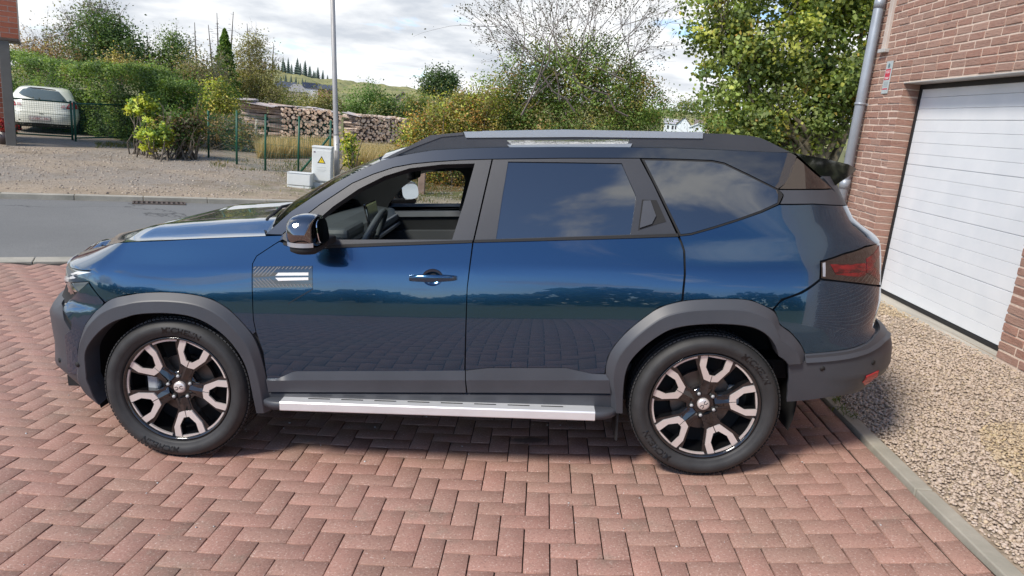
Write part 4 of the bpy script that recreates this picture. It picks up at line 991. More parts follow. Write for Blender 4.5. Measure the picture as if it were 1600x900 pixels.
# ---- wheels
q = NT('tyre_rubber'); v = q.coord('Object'); n1 = q.noise(v, 14, 5); q.color(q.ramp(n1, [(.3, (.020, .020, .021)), (.7, (.034, .034, .035))])); q.set(Roughness=.62); RUB = q.m
LET = simple('tyre_letter', (.006, .006, .0065), .35)
MACH = simple('machined_alloy', (.74, .68, .65), .32, .5)
WBLK = simple('wheel_black', (.008, .008, .009), .12, 0, Coat_Weight=1.0)
DISC = grainy('brake_steel', (.16, .13, .11), .45, .2, 20, 0, metal=.7)
CALP = grainy('cast_grey', (.42, .43, .44), .5, .1, 12)
WR, RR = .373, .273; ZH = .373
def lathe(mb, prof, n=72, flip=False):
    rings = [[(r_ * math.cos(w), y, r_ * math.sin(w)) for w in np.linspace(0, 2 * math.pi, n + 1)[:-1]] for r_, y in prof]; mb.loft(rings, closed=True, flip=flip); return mb
def polar(poly, ang, dish=.022):
    """(across, radial) in rim radii -> points (x, z) plus how deep the dish is there"""
    out = []
    for a_, r_ in poly:
        a_ *= RR; r_ *= RR; ca, sa = math.cos(ang), math.sin(ang); out.append((r_ * ca + a_ * sa, r_ * sa - a_ * ca, dish * max(0, 1 - r_ / RR / .8)))
    return out
HOLE = [(-.172, .915), (-.158, .722), (-.052, .580), (.052, .580), (.158, .722), (.172, .915)]
def slab(loops, y0, y1, ang, dish=.022, bev=0.0):
    L0 = [np.array([(p[0], p[1]) for p in L_]) for L_ in loops]; V2, Fc = fill(L0, 10.); n = len(V2)
    P3 = polar(V2, ang, dish); V = [(x, y0 + d, z) for x, z, d in P3]; Fa = [tuple(f) for f in Fc]
    for L_ in loops:
        o = len(V); P = polar(L_, ang, dish); k_ = len(P); V += [(x, y0 + d, z) for x, z, d in P] + [(x, y1 + d, z) for x, z, d in P]
        Fa += [(o + k, o + k_ + k, o + k_ + (k + 1) % k_, o + (k + 1) % k_) for k in range(k_)]
    return V, Fa
def recalc(o):
    bm = bmesh.new(); bm.from_mesh(o.data); bmesh.ops.recalc_face_normals(bm, faces=bm.faces); bm.to_mesh(o.data); bm.free(); return o
_txt = bpy.data.curves.new('lettering', 'FONT'); _txt.size = .044; _txt.extrude = .0008; _txt.offset = .0006; _txt.body = 'MICHELIN'; _txt.space_character = 1.02; _txt.shear = .15
_to = bpy.data.objects.new('lettering_source', _txt); COL.objects.link(_to); bpy.context.view_layer.update()
_tm = bpy.data.meshes.new_from_object(_to.evaluated_get(bpy.context.evaluated_depsgraph_get())); bpy.data.objects.remove(_to)
_TV = np.array([v_.co[:] for v_ in _tm.vertices]); _TF = [tuple(p_.vertices) for p_ in _tm.polygons]; _TV[:, 0] -= (_TV[:, 0].max() + _TV[:, 0].min()) / 2
TPROF = [(.275, -.012), (.283, -.030), (.289, -.036), (.294, -.036), (.303, -.045), (.320, -.050), (.336, -.0485), (.340, -.045), (.350, -.039), (.359, -.025), (.366, -.006), (.3705, .02), (.373, .06), (.373, .115), (.3705, .155), (.366, .18), (.35, .20), (.31, .212), (.268, .19)]
def wheel(x, ph, letters, mirror=True):
    mb = MB(); lathe(mb, [(RR + .003, -.014), (RR + .0035, -.026), (RR - .004, -.027), (RR - .010, -.018), (RR - .016, .0), (RR - .022, .06), (RR - .03, .17)], flip=True)
    w_ = mb.build('wheel', WBLK, car); w_.location = (x, 0.0, ZH)
    P = []
    tyre = MB(); lathe(tyre, TPROF, 96, flip=True); P.append(tyre.build('tyre', RUB, w_))
    tr = MB()
    for k in range(104):                                               # shoulder blocks and tread ribs
        w0 = 2 * math.pi * k / 104; rot = Matrix.Rotation(-w0, 4, 'Y')
        for (yy, rr_, dy, dr, tl_) in ((-.003, .3648, .030, .006, .4), (.035, .3722, .036, .004, -.15), (.088, .3732, .05, .004, .15), (.14, .3722, .036, .004, -.15)):
            tr.box(rot @ Vector((rr_, yy, 0)), (dr, dy, .0165), 0, 0, rot @ Matrix.Rotation(tl_, 4, 'Z') if yy < 0 else rot)
    tt_ = tr.build('tread', RUB, w_); tt_['kind'] = 'stuff'; P.append(tt_)
    for ang in letters:
        V = []
        for (a_, b_, c_) in _TV:
            r_ = .3035 + b_ ; th = math.radians(ang) - a_ / .318; yy = np.interp(r_, [q0[0] for q0 in TPROF[:9]], [q0[1] for q0 in TPROF[:9]])
            V.append((r_ * math.cos(th), yy - .0012 - c_, r_ * math.sin(th)))
        P.append(MB().add(V, _TF).build('tyre_lettering', LET, w_))
    bk = MB(); lathe(bk, [(.155, .075), (.155, .095)], 48, flip=True); lathe(bk, [(.155, .075), (.05, .075)], 48); P.append(recalc(bk.build('brake_disc', DISC, w_)))
    lathe_b = MB(); lathe(lathe_b, [(.255, .13), (.0, .13)], 48); P.append(lathe_b.build('backing_plate', MBLACK, w_))
    ca = MB(); sgn = -1 if x < 1 else 1
    for dz_ in (-.03, .03): ca.tube([(sgn * .155 + .0, .05, .02 + dz_), (sgn * .155, .10, .02 + dz_)], .028, 12)
    ca.box((sgn * .160, .07, .02), (.055, .05, .12), 0, .012); P.append(ca.build('brake_caliper', CALP, w_))
    hub = MB(); lathe(hub, [(.0, .016), (.055, .016), (.082, .020), (.088, .034), (.088, .07)], 40, flip=False); P.append(recalc(hub.build('hub', WBLK, w_)))
    for k in range(5):
        a_ = math.radians(ph + 72 * k)
        arm = [(-.155, .20), (-.125, .30), (-.15, .44), (-.31, .70), (-.43, .94), (-.15, .965), (.15, .965), (.43, .94), (.31, .70), (.15, .44), (.125, .30), (.155, .20)]
        V, Fa = slab([arm, HOLE], -.004, .040, a_); sb = MB().add(V, Fa)
        rp = polar([(-.135, .20), (0, .20), (.135, .20), (-.140, .45), (0, .47), (.140, .45)], a_); yr = (.002, -.020, .002, .0, -.014, .0)
        sb.add([(x_, y_ + d_, z_) for (x_, z_, d_), y_ in zip(rp, yr)], [(0, 1, 4, 3), (1, 2, 5, 4)])
        for sx in (-1, 1):                                            # bevelled flank of the arm
            V, Fa = slab([[(sx * .035, .24), (sx * .10, .25), (sx * .115, .43), (sx * .05, .47)]], -.008, .0, a_); sb.add(V, Fa)
        sp_ = recalc(sb.build('spoke', WBLK, w_)); P.append(sp_)
        face = [(-.300, .957), (-.272, .73), (-.128, .480), (-.008, .455), (-.008, .580), (-.052, .580), (-.158, .722), (-.172, .915), (-.175, .982)]
        sf = MB()
        for sx in (1, -1):
            V, Fa = slab([[(p[0] * sx, p[1]) for p in face]], -.0125, -.002, a_, .020); sf.add(V, Fa)
        V, Fa = slab([[(-.16, .925), (.16, .925), (.16, .978), (-.16, .978)]], -.012, -.002, a_); sf.add(V, Fa)
        P.append(recalc(sf.build('spoke_face', MACH, w_)))
        V, Fa = slab([[(.985 * math.sin(b_), .985 * math.cos(b_)) for b_ in np.radians(np.linspace(-15, 15, 9))] + [(.925 * math.sin(b_), .925 * math.cos(b_)) for b_ in np.radians(np.linspace(14, -14, 9))]], -.0125, .0, a_ + math.radians(36)); P.append(recalc(MB().add(V, Fa).build('rim_segment', MACH, w_)))
        lg = MB(); l_ = a_ + math.radians(28 if x < 1 else 36); c_ = (.060 * math.cos(l_), .060 * math.sin(l_))
        lg.tube([(c_[0], .022, c_[1]), (c_[0], .010, c_[1])], .0145, 12); lg_ = lg.build('lug_recess', MBLACK, w_); P.append(lg_)
        P.append(MB().tube([(c_[0], .012, c_[1]), (c_[0], .004, c_[1])], .0088, 6).build('lug_nut', CALP, w_))
    cp = MB(); lathe(cp, [(.0, -.001), (.020, .0), (.028, .003), (.031, .008), (.031, .02)], 32); P.append(recalc(cp.build('centre_cap', MACH, w_)))
    em = MB(); tw = math.radians(12 if x < 1 else 50)                 # two linked open angles, as cast on the cap
    for sx in (-1, 1):
        pts = [(sx * .020, .007), (sx * .010, .0075), (sx * .003, .0), (sx * .010, -.0075), (sx * .020, -.007)]
        em.tube([(a_ * math.cos(tw) - b_ * math.sin(tw), -.0012, a_ * math.sin(tw) + b_ * math.cos(tw)) for a_, b_ in pts], .0017, 6)
    P.append(em.build('cap_emblem', MBLACK, w_))
    return w_, P
for x, ph, let in ((0.0, 65, (79, 252)), (2.662, 80, (43, 222))):
    w_, parts = wheel(x, ph, let)
    far_ = w_.copy(); COL.objects.link(far_); far_.location = (x, 2 * W2, ZH); far_.rotation_euler = (0, 0, math.pi)
    for o in parts: c_ = o.copy(); COL.objects.link(c_); c_.parent = far_
    wl = MB(); rings = []                                             # wheel housing
    for y_ in (.045, .62): rings.append([(x + .475 * math.cos(a_), y_, ZH + .02 + .475 * math.sin(a_)) for a_ in np.linspace(-.35, math.pi + .35, 33)])
    wl.loft(rings); wl.add([(x + .47 * math.cos(a_), .40, ZH + .02 + .47 * math.sin(a_)) for a_ in np.linspace(-.35, math.pi + .35, 33)], [tuple(range(33))])
    MIRROR.append((wl.build('wheel_housing', MBLACK, car), None))
mb = MB().box((1.33, W2, .27), (1.72, 1.5, .06)).box((3.25, W2, .50), (.5, 1.4, .10)).box((-.62, W2, .30), (.25, 1.35, .06)).box((1.33, W2, .33), (3.0, 1.0, .10)).tube([(-.05, .3, ZH), (-.05, 1.5, ZH)], .04, 8).tube([(2.66, .3, ZH), (2.66, 1.5, ZH)], .05, 8)
mb.build('underbody', MBLACK, car)
# mud flap behind the sill and splash guard
MIRROR.append((MB().box((2.235, .09, .25), (.012, .18, .17)).build('mud_flap', MBLACK, car), None))

# ---- cabin
DASH = grainy('dash_plastic', (.075, .085, .088), .5, .1, 5, .1, 300); DARK = grainy('cabin_dark', (.016, .017, .019), .6, .1, 5); GREY = grainy('cabin_grey', (.20, .21, .23), .6, .08, 5)
mb = MB(); prof = [(.34, 1.10), (.50, 1.135), (.66, 1.15), (.78, 1.13), (.825, 1.09), (.81, 1.03), (.75, .95), (.75, .62), (.4, .62)]
mb.prism([(x, 0, z) for x, z in prof], (0, .17, 0), (0, 2 * W2 - .17, 0)); mb.box((.74, .47, 1.135), (.16, .38, .07), 0, .025); dash = recalc(mb.build('dashboard', DASH, car))
MB().box((.815, 1.25, 1.075), (.03, .9, .045), 0, .01).build('dash_trim', GREY, dash); MB().box((.835, 1.25, 1.03), (.02, .9, .022), 0, .004).build('dash_trim', SILV, dash)
scr = MB().box((.80, .93, 1.165), (.018, .27, .165), 0, .006, Matrix.Rotation(R_(-10), 4, 'Y')).build('touch_screen', GBLACK, dash)
MB().box((.81, .93, 1.163), (.004, .245, .14), 0, 0, Matrix.Rotation(R_(-10), 4, 'Y')).build('screen_face', simple('screen_off', (.14, .16, .16), .15), scr)
sw_ = MB(); ctr = Vector((.88, .50, 1.075)); Rw = Matrix.Rotation(R_(-64), 4, 'Y')
sw_.tube([ctr + Rw @ Vector((.185 * math.cos(a_), .185 * math.sin(a_), 0)) for a_ in np.linspace(0, 2 * math.pi, 41)], .0165, 10, False); sw_.box(ctr - Vector((.02, 0, .01)), (.16, .15, .04), 0, .015, Rw)
for a_ in (0, math.pi, math.pi * 1.5): sw_.tube([ctr - Vector((.015, 0, 0)), ctr + Rw @ Vector((.17 * math.cos(a_ + math.pi / 2), .17 * math.sin(a_ + math.pi / 2), 0))], .014, 6)
sw_.tube([ctr, ctr - Vector((.25, 0, .12))], .03, 8); sw_.build('steering_wheel', grainy('leather', (.07, .078, .08), .5, .1, 30), car)
for sy_ in (.50, 2 * W2 - .50):
    st = MB().box((1.55, sy_, .72), (.52, .5, .16), 0, .05).box((1.88, sy_, 1.02), (.15, .5, .62), 0, .05, Matrix.Rotation(R_(14), 4, 'Y')).box((1.98, sy_, 1.40), (.09, .26, .17), 0, .03, Matrix.Rotation(R_(10), 4, 'Y')); st.build('seat', DARK, car)
MB().box((2.75, W2, .95), (.16, 1.4, .70), 0, .05, Matrix.Rotation(R_(14), 4, 'Y')).build('rear_bench', DARK, car)
MB().box((1.6, W2, .50), (2.9, 1.5, .04)).box((.62, W2, .75), (.06, 1.45, .6)).build('cabin_floor', DARK, car)
HOLEC = [(604, 329.5), (608, 318), (628, 293), (655, 272.5), (668, 269), (711, 266.5), (719, 268), (724, 273), (727, 282), (722, 307), (717, 329.5)]
card = plate('door_card', [(480, 450), (500, 345), (560, 300), (620, 268), (660, 256), (735, 254), (760, 258), (752, 450)], 1.63, .03, DARK, holes=[HOLEC])
plate('card_band', [(590, 331), (735, 330), (735, 338), (590, 339)], 1.612, .017, GREY, card)
plate('arm_rest', [(585, 361), (720, 361), (720, 378), (585, 378)], 1.56, .07, grainy('cabin_mid', (.07, .073, .08), .6, .05, 4), card)
mb = MB().box((1.75, W2, 1.545), (.95, 1.1, .02)).build('headliner', GREY, car)
MB().box((1.06, W2, 1.43), (.05, .24, .075), 0, .015).tube([(1.04, W2, 1.44), (1.08, W2, 1.52)], .012, 6).build('inner_mirror', MBLACK, car)
# glazing that is up on the far side; the near front pane is wound down
pane = panel('window_glass', OPEN_F, CLEAR, fdoor, off=-.006, gap=-.004, fold=0)
PANE_ONLY_FAR = pane

# ---- repeat the side parts on the far side
def mirrored(me):
    m2 = me.copy(); n = len(m2.vertices); co = np.empty(n * 3, np.float32); m2.vertices.foreach_get('co', co); co = co.reshape(-1, 3); co[:, 1] = 2 * W2 - co[:, 1]
    nn = None
    if m2.has_custom_normals:
        cn = np.empty(len(m2.loops) * 3, np.float32); m2.corner_normals.foreach_get('vector', cn); cn = cn.reshape(-1, 3)
        li = np.empty(len(m2.loops), np.int32); m2.loops.foreach_get('vertex_index', li); nn = np.zeros((n, 3), np.float32); nn[li] = cn; nn[:, 1] *= -1
        if 'custom_normal' in m2.attributes: m2.attributes.remove(m2.attributes['custom_normal'])
    m2.vertices.foreach_set('co', co.ravel()); m2.flip_normals(); m2.update()
    if nn is not None: m2.normals_split_custom_set_from_vertices([tuple(a_) for a_ in nn])
    return m2
seen_ = {}
for o, par in MIRROR:
    c_ = bpy.data.objects.new(o.name.split('.')[0], mirrored(o.data)); COL.objects.link(c_)
    c_.parent = seen_.get(par, car) if par is not None else car; seen_[o] = c_
bpy.data.objects.remove(PANE_ONLY_FAR)
_fm = seen_[mir]; _c = Vector((mc[0], 2 * W2 - mc[1], mc[2]))          # the far mirror is angled towards the driver
_fm.matrix_basis = Matrix.Translation(_c + Vector((.05, -.03, 0))) @ Matrix.Rotation(R_(-36), 4, 'Z') @ Matrix.Translation(-_c)

# ================================================================== PLANTS
def leaf_mat(name, rough=.55, trans=.3):
    q = NT(name); at = q.n('ShaderNodeAttribute', attribute_name='col'); q.color(at.outputs[0]); q.set(Roughness=rough); q.b.inputs['Specular IOR Level'].default_value = .35
    tr = q.n('ShaderNodeBsdfTranslucent'); q.l(q.mix(1.0, at.outputs[0], (1.25, 1.3, .6), 'MULTIPLY'), tr.inputs[0]); mx = q.n('ShaderNodeMixShader'); mx.inputs[0].default_value = trans
    q.l(q.b.outputs[0], mx.inputs[1]); q.l(tr.outputs[0], mx.inputs[2]); q.l(mx.outputs[0], q.out.inputs[0]); return q.m
LEAF = leaf_mat('leaf', .5, .4)
BARK = grainy('bark', (.13, .105, .08), .9, .35, 9, .5, 60)
TWIG = grainy('twig', (.16, .13, .115), .9, .25, 9)
GREYT = grainy('grey_twig', (.24, .215, .20), .9, .25, 9)
def leaves(name, P, size, col, parent, up=.25, asp=.62, mat_=None, out=None):
    n = len(P); size = np.broadcast_to(size, n)
    d = RNG.normal(0, 1, (n, 3)); d[:, 2] = d[:, 2] * .7 - .1; d /= np.linalg.norm(d, axis=1, keepdims=True)
    q_ = RNG.normal(0, 1, (n, 3)) + np.array([0, 0, up]); q_ -= d * (q_ * d).sum(1, keepdims=True); q_ /= np.linalg.norm(q_, axis=1, keepdims=True); r_ = np.cross(d, q_)
    s = size[:, None]; fold = q_ * s * .10
    V = np.stack([P - d * s * .5, P + r_ * s * asp * .5 + fold - d * s * .05, P + d * s * .5, P - r_ * s * asp * .5 + fold - d * s * .05], 1).reshape(-1, 3)
    Fc = np.arange(4 * n).reshape(-1, 4)
    if out is None: return link(name, mesh_arr(name, V, Fc, False, col), parent, mat_ or LEAF)
    V4 = V.reshape(-1, 4, 3); g_ = np.cross(V4[:, 2] - V4[:, 0], V4[:, 3] - V4[:, 1]); g_ /= np.linalg.norm(g_, axis=1, keepdims=True) + 1e-9
    o_ = out / (np.linalg.norm(out, axis=1, keepdims=True) + 1e-9); fl = (g_ * o_).sum(1) < 0; Fc[fl] = Fc[fl][:, ::-1]; g_[fl] *= -1
    nn = o_ * .75 + g_ * .45 + np.array([0, 0, .12]); nn /= np.linalg.norm(nn, axis=1, keepdims=True)
    me = mesh_arr(name, V, Fc, True, col); at_ = me.attributes.new('custom_normal', 'FLOAT_VECTOR', 'POINT'); at_.data.foreach_set('vector', np.repeat(nn, 4, 0).astype(np.float32).ravel())
    return link(name, me, parent, mat_ or LEAF)
def blob_points(blobs, d, n, clump=.16, nclump=None, squash=1.0, shell=.45):
    """leaf positions in clumps spread through the volume of the traced blobs; (u, v, radius px[, depth offset m[, weight]])"""
    C_, Rr, Wt = [], [], []
    for b in blobs:
        dd = d + (b[3] if len(b) > 3 else 0); C_.append(at_depth(b[0], b[1], dd)); Rr.append(b[2] * dd / F); Wt.append(b[2] ** 2 * (b[4] if len(b) > 4 else 1))
    C_ = np.array(C_); Rr = np.array(Rr); Wt = np.array(Wt) / np.sum(Wt); nclump = nclump or max(30, n // 70)
    k = RNG.choice(len(C_), nclump, p=Wt); dirs = RNG.normal(0, 1, (nclump, 3)); dirs /= np.linalg.norm(dirs, axis=1, keepdims=True)
    rad = RNG.random(nclump) ** shell; cc = C_[k] + dirs * (rad * Rr[k])[:, None] * np.array([1, 1, squash])
    j = RNG.integers(0, nclump, n); P = cc[j] + RNG.normal(0, 1, (n, 3)) * clump * (.5 + RNG.random((n, 1)))
    d1 = P - cc[j]; d2 = P - C_[k][j]; d1 /= np.linalg.norm(d1, axis=1, keepdims=True) + 1e-9; d2 /= np.linalg.norm(d2, axis=1, keepdims=True) + 1e-9
    return P, j, nclump, d1 * .55 + d2 * .75
def palette(pal, w, j, nclump, n, var=.15, cvar=.20):
    pal = np.array(pal); k = RNG.choice(len(pal), nclump, p=np.array(w) / np.sum(w)); k2 = RNG.choice(len(pal), n, p=np.array(w) / np.sum(w))
    use = np.where(RNG.random(n) < .80, k[j], k2); c = 2.3 * pal[use] * (1 + RNG.normal(0, cvar, nclump))[j][:, None] * (1 + RNG.normal(0, var, n))[:, None]
    return np.clip(c, .004, .8)
def base_of(u, d):
    v = 450; p = at_depth(u, v, d)
    for _ in range(8):
        z = gz(p[0], p[1]); v += (p[2] - z) * F / d; p = at_depth(u, v, d)
    return np.array([p[0], p[1], gz(p[0], p[1])])
def limb(mb, a, b, r0, r1, wob=.08, n=6, sides=6):
    a = np.array(a); b = np.array(b); L_ = np.linalg.norm(b - a); pts = []
    for t in np.linspace(0, 1, n): pts.append(a + (b - a) * t + RNG.normal(0, wob * L_ * .5, 3) * math.sin(math.pi * t) * (1 if 0 < t < 1 else 0))
    mb.tube(pts, list(np.linspace(r0, r1, n)), sides, False); return pts
def twigs(mb, p, d, L_, r_, lev, spread=.55, nb=4, up=.12, tips=None, sides=3):
    d = np.array(d) / np.linalg.norm(d); pts = [np.array(p)]; q_ = d.copy(); n = 4
    for k in range(n): q_ = q_ + RNG.normal(0, .13, 3) + np.array([0, 0, up * .3]); q_ /= np.linalg.norm(q_); pts.append(pts[-1] + q_ * L_ / n)
    mb.tube(pts, list(np.linspace(r_, r_ * .45, n + 1)), sides, False)
    if tips is not None and lev == 0: tips += pts[2:]
    if lev > 0:
        for k in range(nb):
            t = RNG.uniform(.3, 1); b = pts[min(n, int(t * n + .5))]; nd = q_ + RNG.normal(0, spread, 3) + np.array([0, 0, up]); twigs(mb, b, nd, L_ * RNG.uniform(.5, .75), r_ * .5, lev - 1, spread, nb, up, tips, sides)
def plant(name, label, cat, u0, d, blobs, n, size, pal, w, clump=.16, trunk=.0, group=None, names=('trunk', 'crown'), limbs=10, nclump=None, squash=1.0, bark=None, shell=.45, up=.25, asp=.62, extra=None):
    b0 = base_of(u0, d); root = thing(name, label, cat, tuple(b0), 0, group); off = np.array(b0)
    mb = MB(); cs = [at_depth(b[0], b[1], d + (b[3] if len(b) > 3 else 0)) - off for b in blobs]
    top = np.mean(cs, 0); tr = trunk or .05
    if trunk:
        fork = top * .45; fork[2] = top[2] * .55; pts = limb(mb, (0, 0, -.1), fork, trunk, trunk * .7, .05, 7, 10)
        for c in cs: limb(mb, pts[RNG.integers(3, 7)], c, trunk * .5, trunk * .12, .12, 7, 6)
        for _ in range(limbs):
            c = cs[RNG.integers(len(cs))]; twigs(mb, c + RNG.normal(0, .1, 3), RNG.normal(0, 1, 3) + (0, 0, .5), .6 + .25 * RNG.random(), trunk * .12, 1, nb=3)
    else:
        for _ in range(limbs):
            c = cs[RNG.integers(len(cs))] + RNG.normal(0, .2, 3); limb(mb, (RNG.normal(0, .15), RNG.normal(0, .15), -.05), c, .022, .006, .1, 5, 4)
    mb.build(names[0], bark or BARK, root)
    P, j, nc, od = blob_points(blobs, d, n, clump, nclump, squash, shell); P = P - off
    keep_ = P[:, 2] > .02; P, j, od = P[keep_], j[keep_], od[keep_]
    c = palette(pal, w, j, nc, len(P)); leaves(names[1], P, size * RNG.uniform(.7, 1.25, len(P)), c, root, up, asp, None, od)
    if extra: extra(root, off)
    return root
DG, MG, LG, YG, OL, BR, OR_, YE = (.030, .055, .016), (.055, .090, .022), (.10, .145, .035), (.21, .24, .035), (.13, .125, .04), (.16, .105, .045), (.26, .14, .04), (.42, .30, .04)

# ---- the maple beside the garage wall
MAPLE_K = 1.35
maple = [(1195, 70, 95), (1290, 30, 110), (1150, 130, 60), (1255, 130, 95), (1335, 120, 80), (1180, 195, 48), (1262, 195, 58), (1335, 185, 60, .3), (1120, 15, 58), (1365, 20, 70, .4), (1240, -70, 130), (1110, 60, 35), (1235, 232, 26), (1340, -60, 110, .5), (1145, 75, 55), (1210, 215, 40)]
plant('maple_tree', 'tall maple with green and yellowing leaves beside the garage downpipe', 'tree', 1303, 14.2, maple, 50000, .084, [(.05, .075, .025), (.082, .112, .034), (.135, .165, .048), (.22, .23, .055), (.34, .25, .06), (.30, .19, .05)], [10, 32, 36, 14, 4, 2], .125, .15, None, limbs=70, nclump=760, asp=.95, bark=grainy('maple_bark', (.15, .125, .085), .9, .3, 9, .5, 60), shell=.6)

# ---- loose shrub behind the roof, twiggy at the top
loose = [(800, 175, 50), (850, 150, 50), (905, 140, 52), (960, 150, 52), (1005, 158, 36), (885, 98, 48), (828, 112, 46), (940, 105, 46), (990, 130, 40), (780, 145, 34), (800, 215, 60), (860, 205, 60), (930, 205, 60), (990, 200, 45), (760, 205, 45), (1010, 205, 30), (850, 255, 70), (930, 255, 70), (770, 255, 50)]
def loose_twigs(root, off):
    mb = MB(); tips = []
    for k in range(46):
        u = RNG.uniform(745, 1040); b = at_depth(RNG.uniform(800, 990), RNG.uniform(120, 190), 19 + RNG.normal(0, .7)) - off; tgt = at_depth(u, RNG.uniform(-25, 70) + abs(u - 880) * .28, 19 + RNG.normal(0, 1.0)) - off
        limb(mb, b, b + (tgt - b) * .5, .024, .016, .08, 5, 4); twigs(mb, b + (tgt - b) * .5, tgt - b, np.linalg.norm(tgt - b) * .55, .0145, 2, .5, 4, .1, tips)
    mb.build('twigs', TWIG, root); tips = np.array(tips); k = RNG.integers(0, len(tips), 4200); P = tips[k] + RNG.normal(0, .05, (4200, 3))
    c = np.array([(.05, .055, .04), (.085, .08, .05), (.12, .10, .055), (.08, .11, .04)])[RNG.integers(0, 4, 4200)] * RNG.uniform(.7, 1.3, (4200, 1)); leaves('sparse_leaves', P, .056 * RNG.uniform(.7, 1.3, 4200), c, root)
plant('wild_shrub', 'large loose green shrub with thin bare twigs on top, right behind the SUV roof', 'shrub', 880, 19, loose, 78000, .064, [DG, MG, LG, OL, BR, (.24, .20, .06)], [4, 26, 36, 22, 8, 5], .15, 0, None, ('stems', 'foliage'), 60, 900, bark=TWIG, extra=loose_twigs)
orange = [(690, 185, 36), (735, 190, 40), (655, 205, 28), (700, 225, 45), (750, 230, 45), (660, 235, 34), (640, 225, 22), (720, 165, 22), (760, 170, 30), (700, 262, 45), (745, 265, 40)]
plant('autumn_shrub', 'olive and rust coloured autumn shrub behind the front of the SUV roof', 'shrub', 705, 18.2, orange, 34000, .058, [OL, YG, BR, OR_, MG, (.30, .24, .07)], [30, 16, 18, 12, 14, 10], .14, 0, None, ('stems', 'foliage'), 40, 520, bark=TWIG)

# ---- clipped hedge behind the white car
def hedge():
    a, b = base_of(-30, 23.5), base_of(290, 20.2); root = thing('hedge', 'long clipped green hedge behind the white car and the wire gate', 'hedge', tuple((a + b) / 2)); off = (a + b) / 2
    ax = b - a; ax[2] = 0; L_ = np.linalg.norm(ax); ax /= L_; nrm = np.array([ax[1], -ax[0], 0]); n = 44000
    s = RNG.random(n); h0 = 1.95 + .10 * np.sin(s * 9) + .06 * np.sin(s * 31); h0 = h0 * (1 - .14 * smooth((s - .8) / .2)); face = RNG.random(n)
    y = np.where(face < .62, .55 + RNG.normal(0, .05, n), RNG.uniform(-.5, .58, n)); z = np.where(face < .62, RNG.random(n) * h0, h0 + RNG.normal(0, .05, n)); y += .06 * np.sin(s * 47 + z * 5) + .05 * np.sin(s * 23 - z * 7)
    P = a + ax * (s * L_)[:, None] + nrm * y[:, None] + np.array([0, 0, 1]) * z[:, None] + RNG.normal(0, .045, (n, 3)); P[:, 2] += (b[2] - a[2]) * s
    cl = (np.sin(s * 60) + np.sin(s * 23 + z * 4) + np.sin(z * 9 + s * 90)) ; pal = np.array([DG, MG, LG, (.12, .13, .04)]); k = np.clip(((cl + 2.2) / 1.5 + RNG.normal(0, .6, n)).astype(int), 0, 3)
    leaves('foliage', P - off, .062 * RNG.uniform(.7, 1.3, n), pal[k] * 2.5 * RNG.uniform(.75, 1.25, (n, 1)), root, out=nrm * 1.0 + np.array([0, 0, 1]) * smooth((z - h0 + .25) / .3)[:, None] + RNG.normal(0, .45, (n, 3)))
    mb = MB(); ang = math.atan2(ax[1], ax[0]); mb.box(tuple(-ax * L_ * .04 + np.array([0, 0, .62])), (L_ * .86, .5, 1.2), ang); mb.build('stems', simple('hedge_core', (.018, .022, .010), 1), root)  # dark core box added to read as shade inside the foliage, no stems
hedge()
hp = dict(clump=.055, names=('stems', 'foliage'), limbs=14)
plant('golden_shrub', 'bright yellow-green shrub on a stem against the hedge, right of the gate', 'shrub', 219, 17.6, [(216, 160, 16), (226, 168, 18), (210, 172, 11)], 1500, .085, [YG, (.30, .32, .04), LG, (.40, .36, .05)], [40, 25, 20, 10], **hp)
plant('golden_shrub', 'low bright yellow-green shrub at the foot of the hedge', 'shrub', 245, 17.0, [(235, 195, 18), (255, 207, 18), (222, 212, 14), (262, 218, 14), (240, 215, 20)], 2600, .080, [YG, (.26, .29, .04), LG, (.17, .14, .04), MG], [40, 20, 20, 10, 12], **hp)
plant('bramble_bush', 'dark tangled bramble between the hedge and the first fence posts', 'bush', 288, 17.6, [(285, 205, 22), (275, 190, 20), (300, 190, 18), (282, 222, 18)], 3400, .075, [DG, (.07, .055, .035), MG, BR], [30, 30, 20, 16], clump=.13, names=('stems', 'foliage'), limbs=40)
plant('green_shrub', 'fresh green shrub rising over the right end of the hedge', 'shrub', 268, 20.5, [(258, 138, 30), (285, 150, 26), (240, 130, 22), (275, 175, 26)], 6500, .075, [MG, LG, DG, (.08, .14, .03)], [34, 26, 16, 20], clump=.15, names=('stems', 'foliage'), limbs=20)
plant('yellowing_shrub', 'yellow-olive shrub just left of the log stacks', 'shrub', 345, 22.5, [(340, 152, 28), (325, 165, 20), (358, 160, 18), (345, 185, 30), (315, 195, 22)], 6500, .075, [YG, OL, MG, (.28, .23, .06)], [26, 34, 22, 12], clump=.16, names=('stems', 'foliage'), limbs=24)
plant('undergrowth_bush', 'brown and green undergrowth behind the wire fence, below the yellowing shrub', 'bush', 335, 20.6, [(315, 205, 20), (345, 212, 20), (375, 215, 16), (395, 214, 14), (360, 200, 16)], 5200, .07, [BR, (.10, .085, .06), MG, OL], [30, 30, 22, 16], clump=.16, names=('stems', 'foliage'), limbs=40)
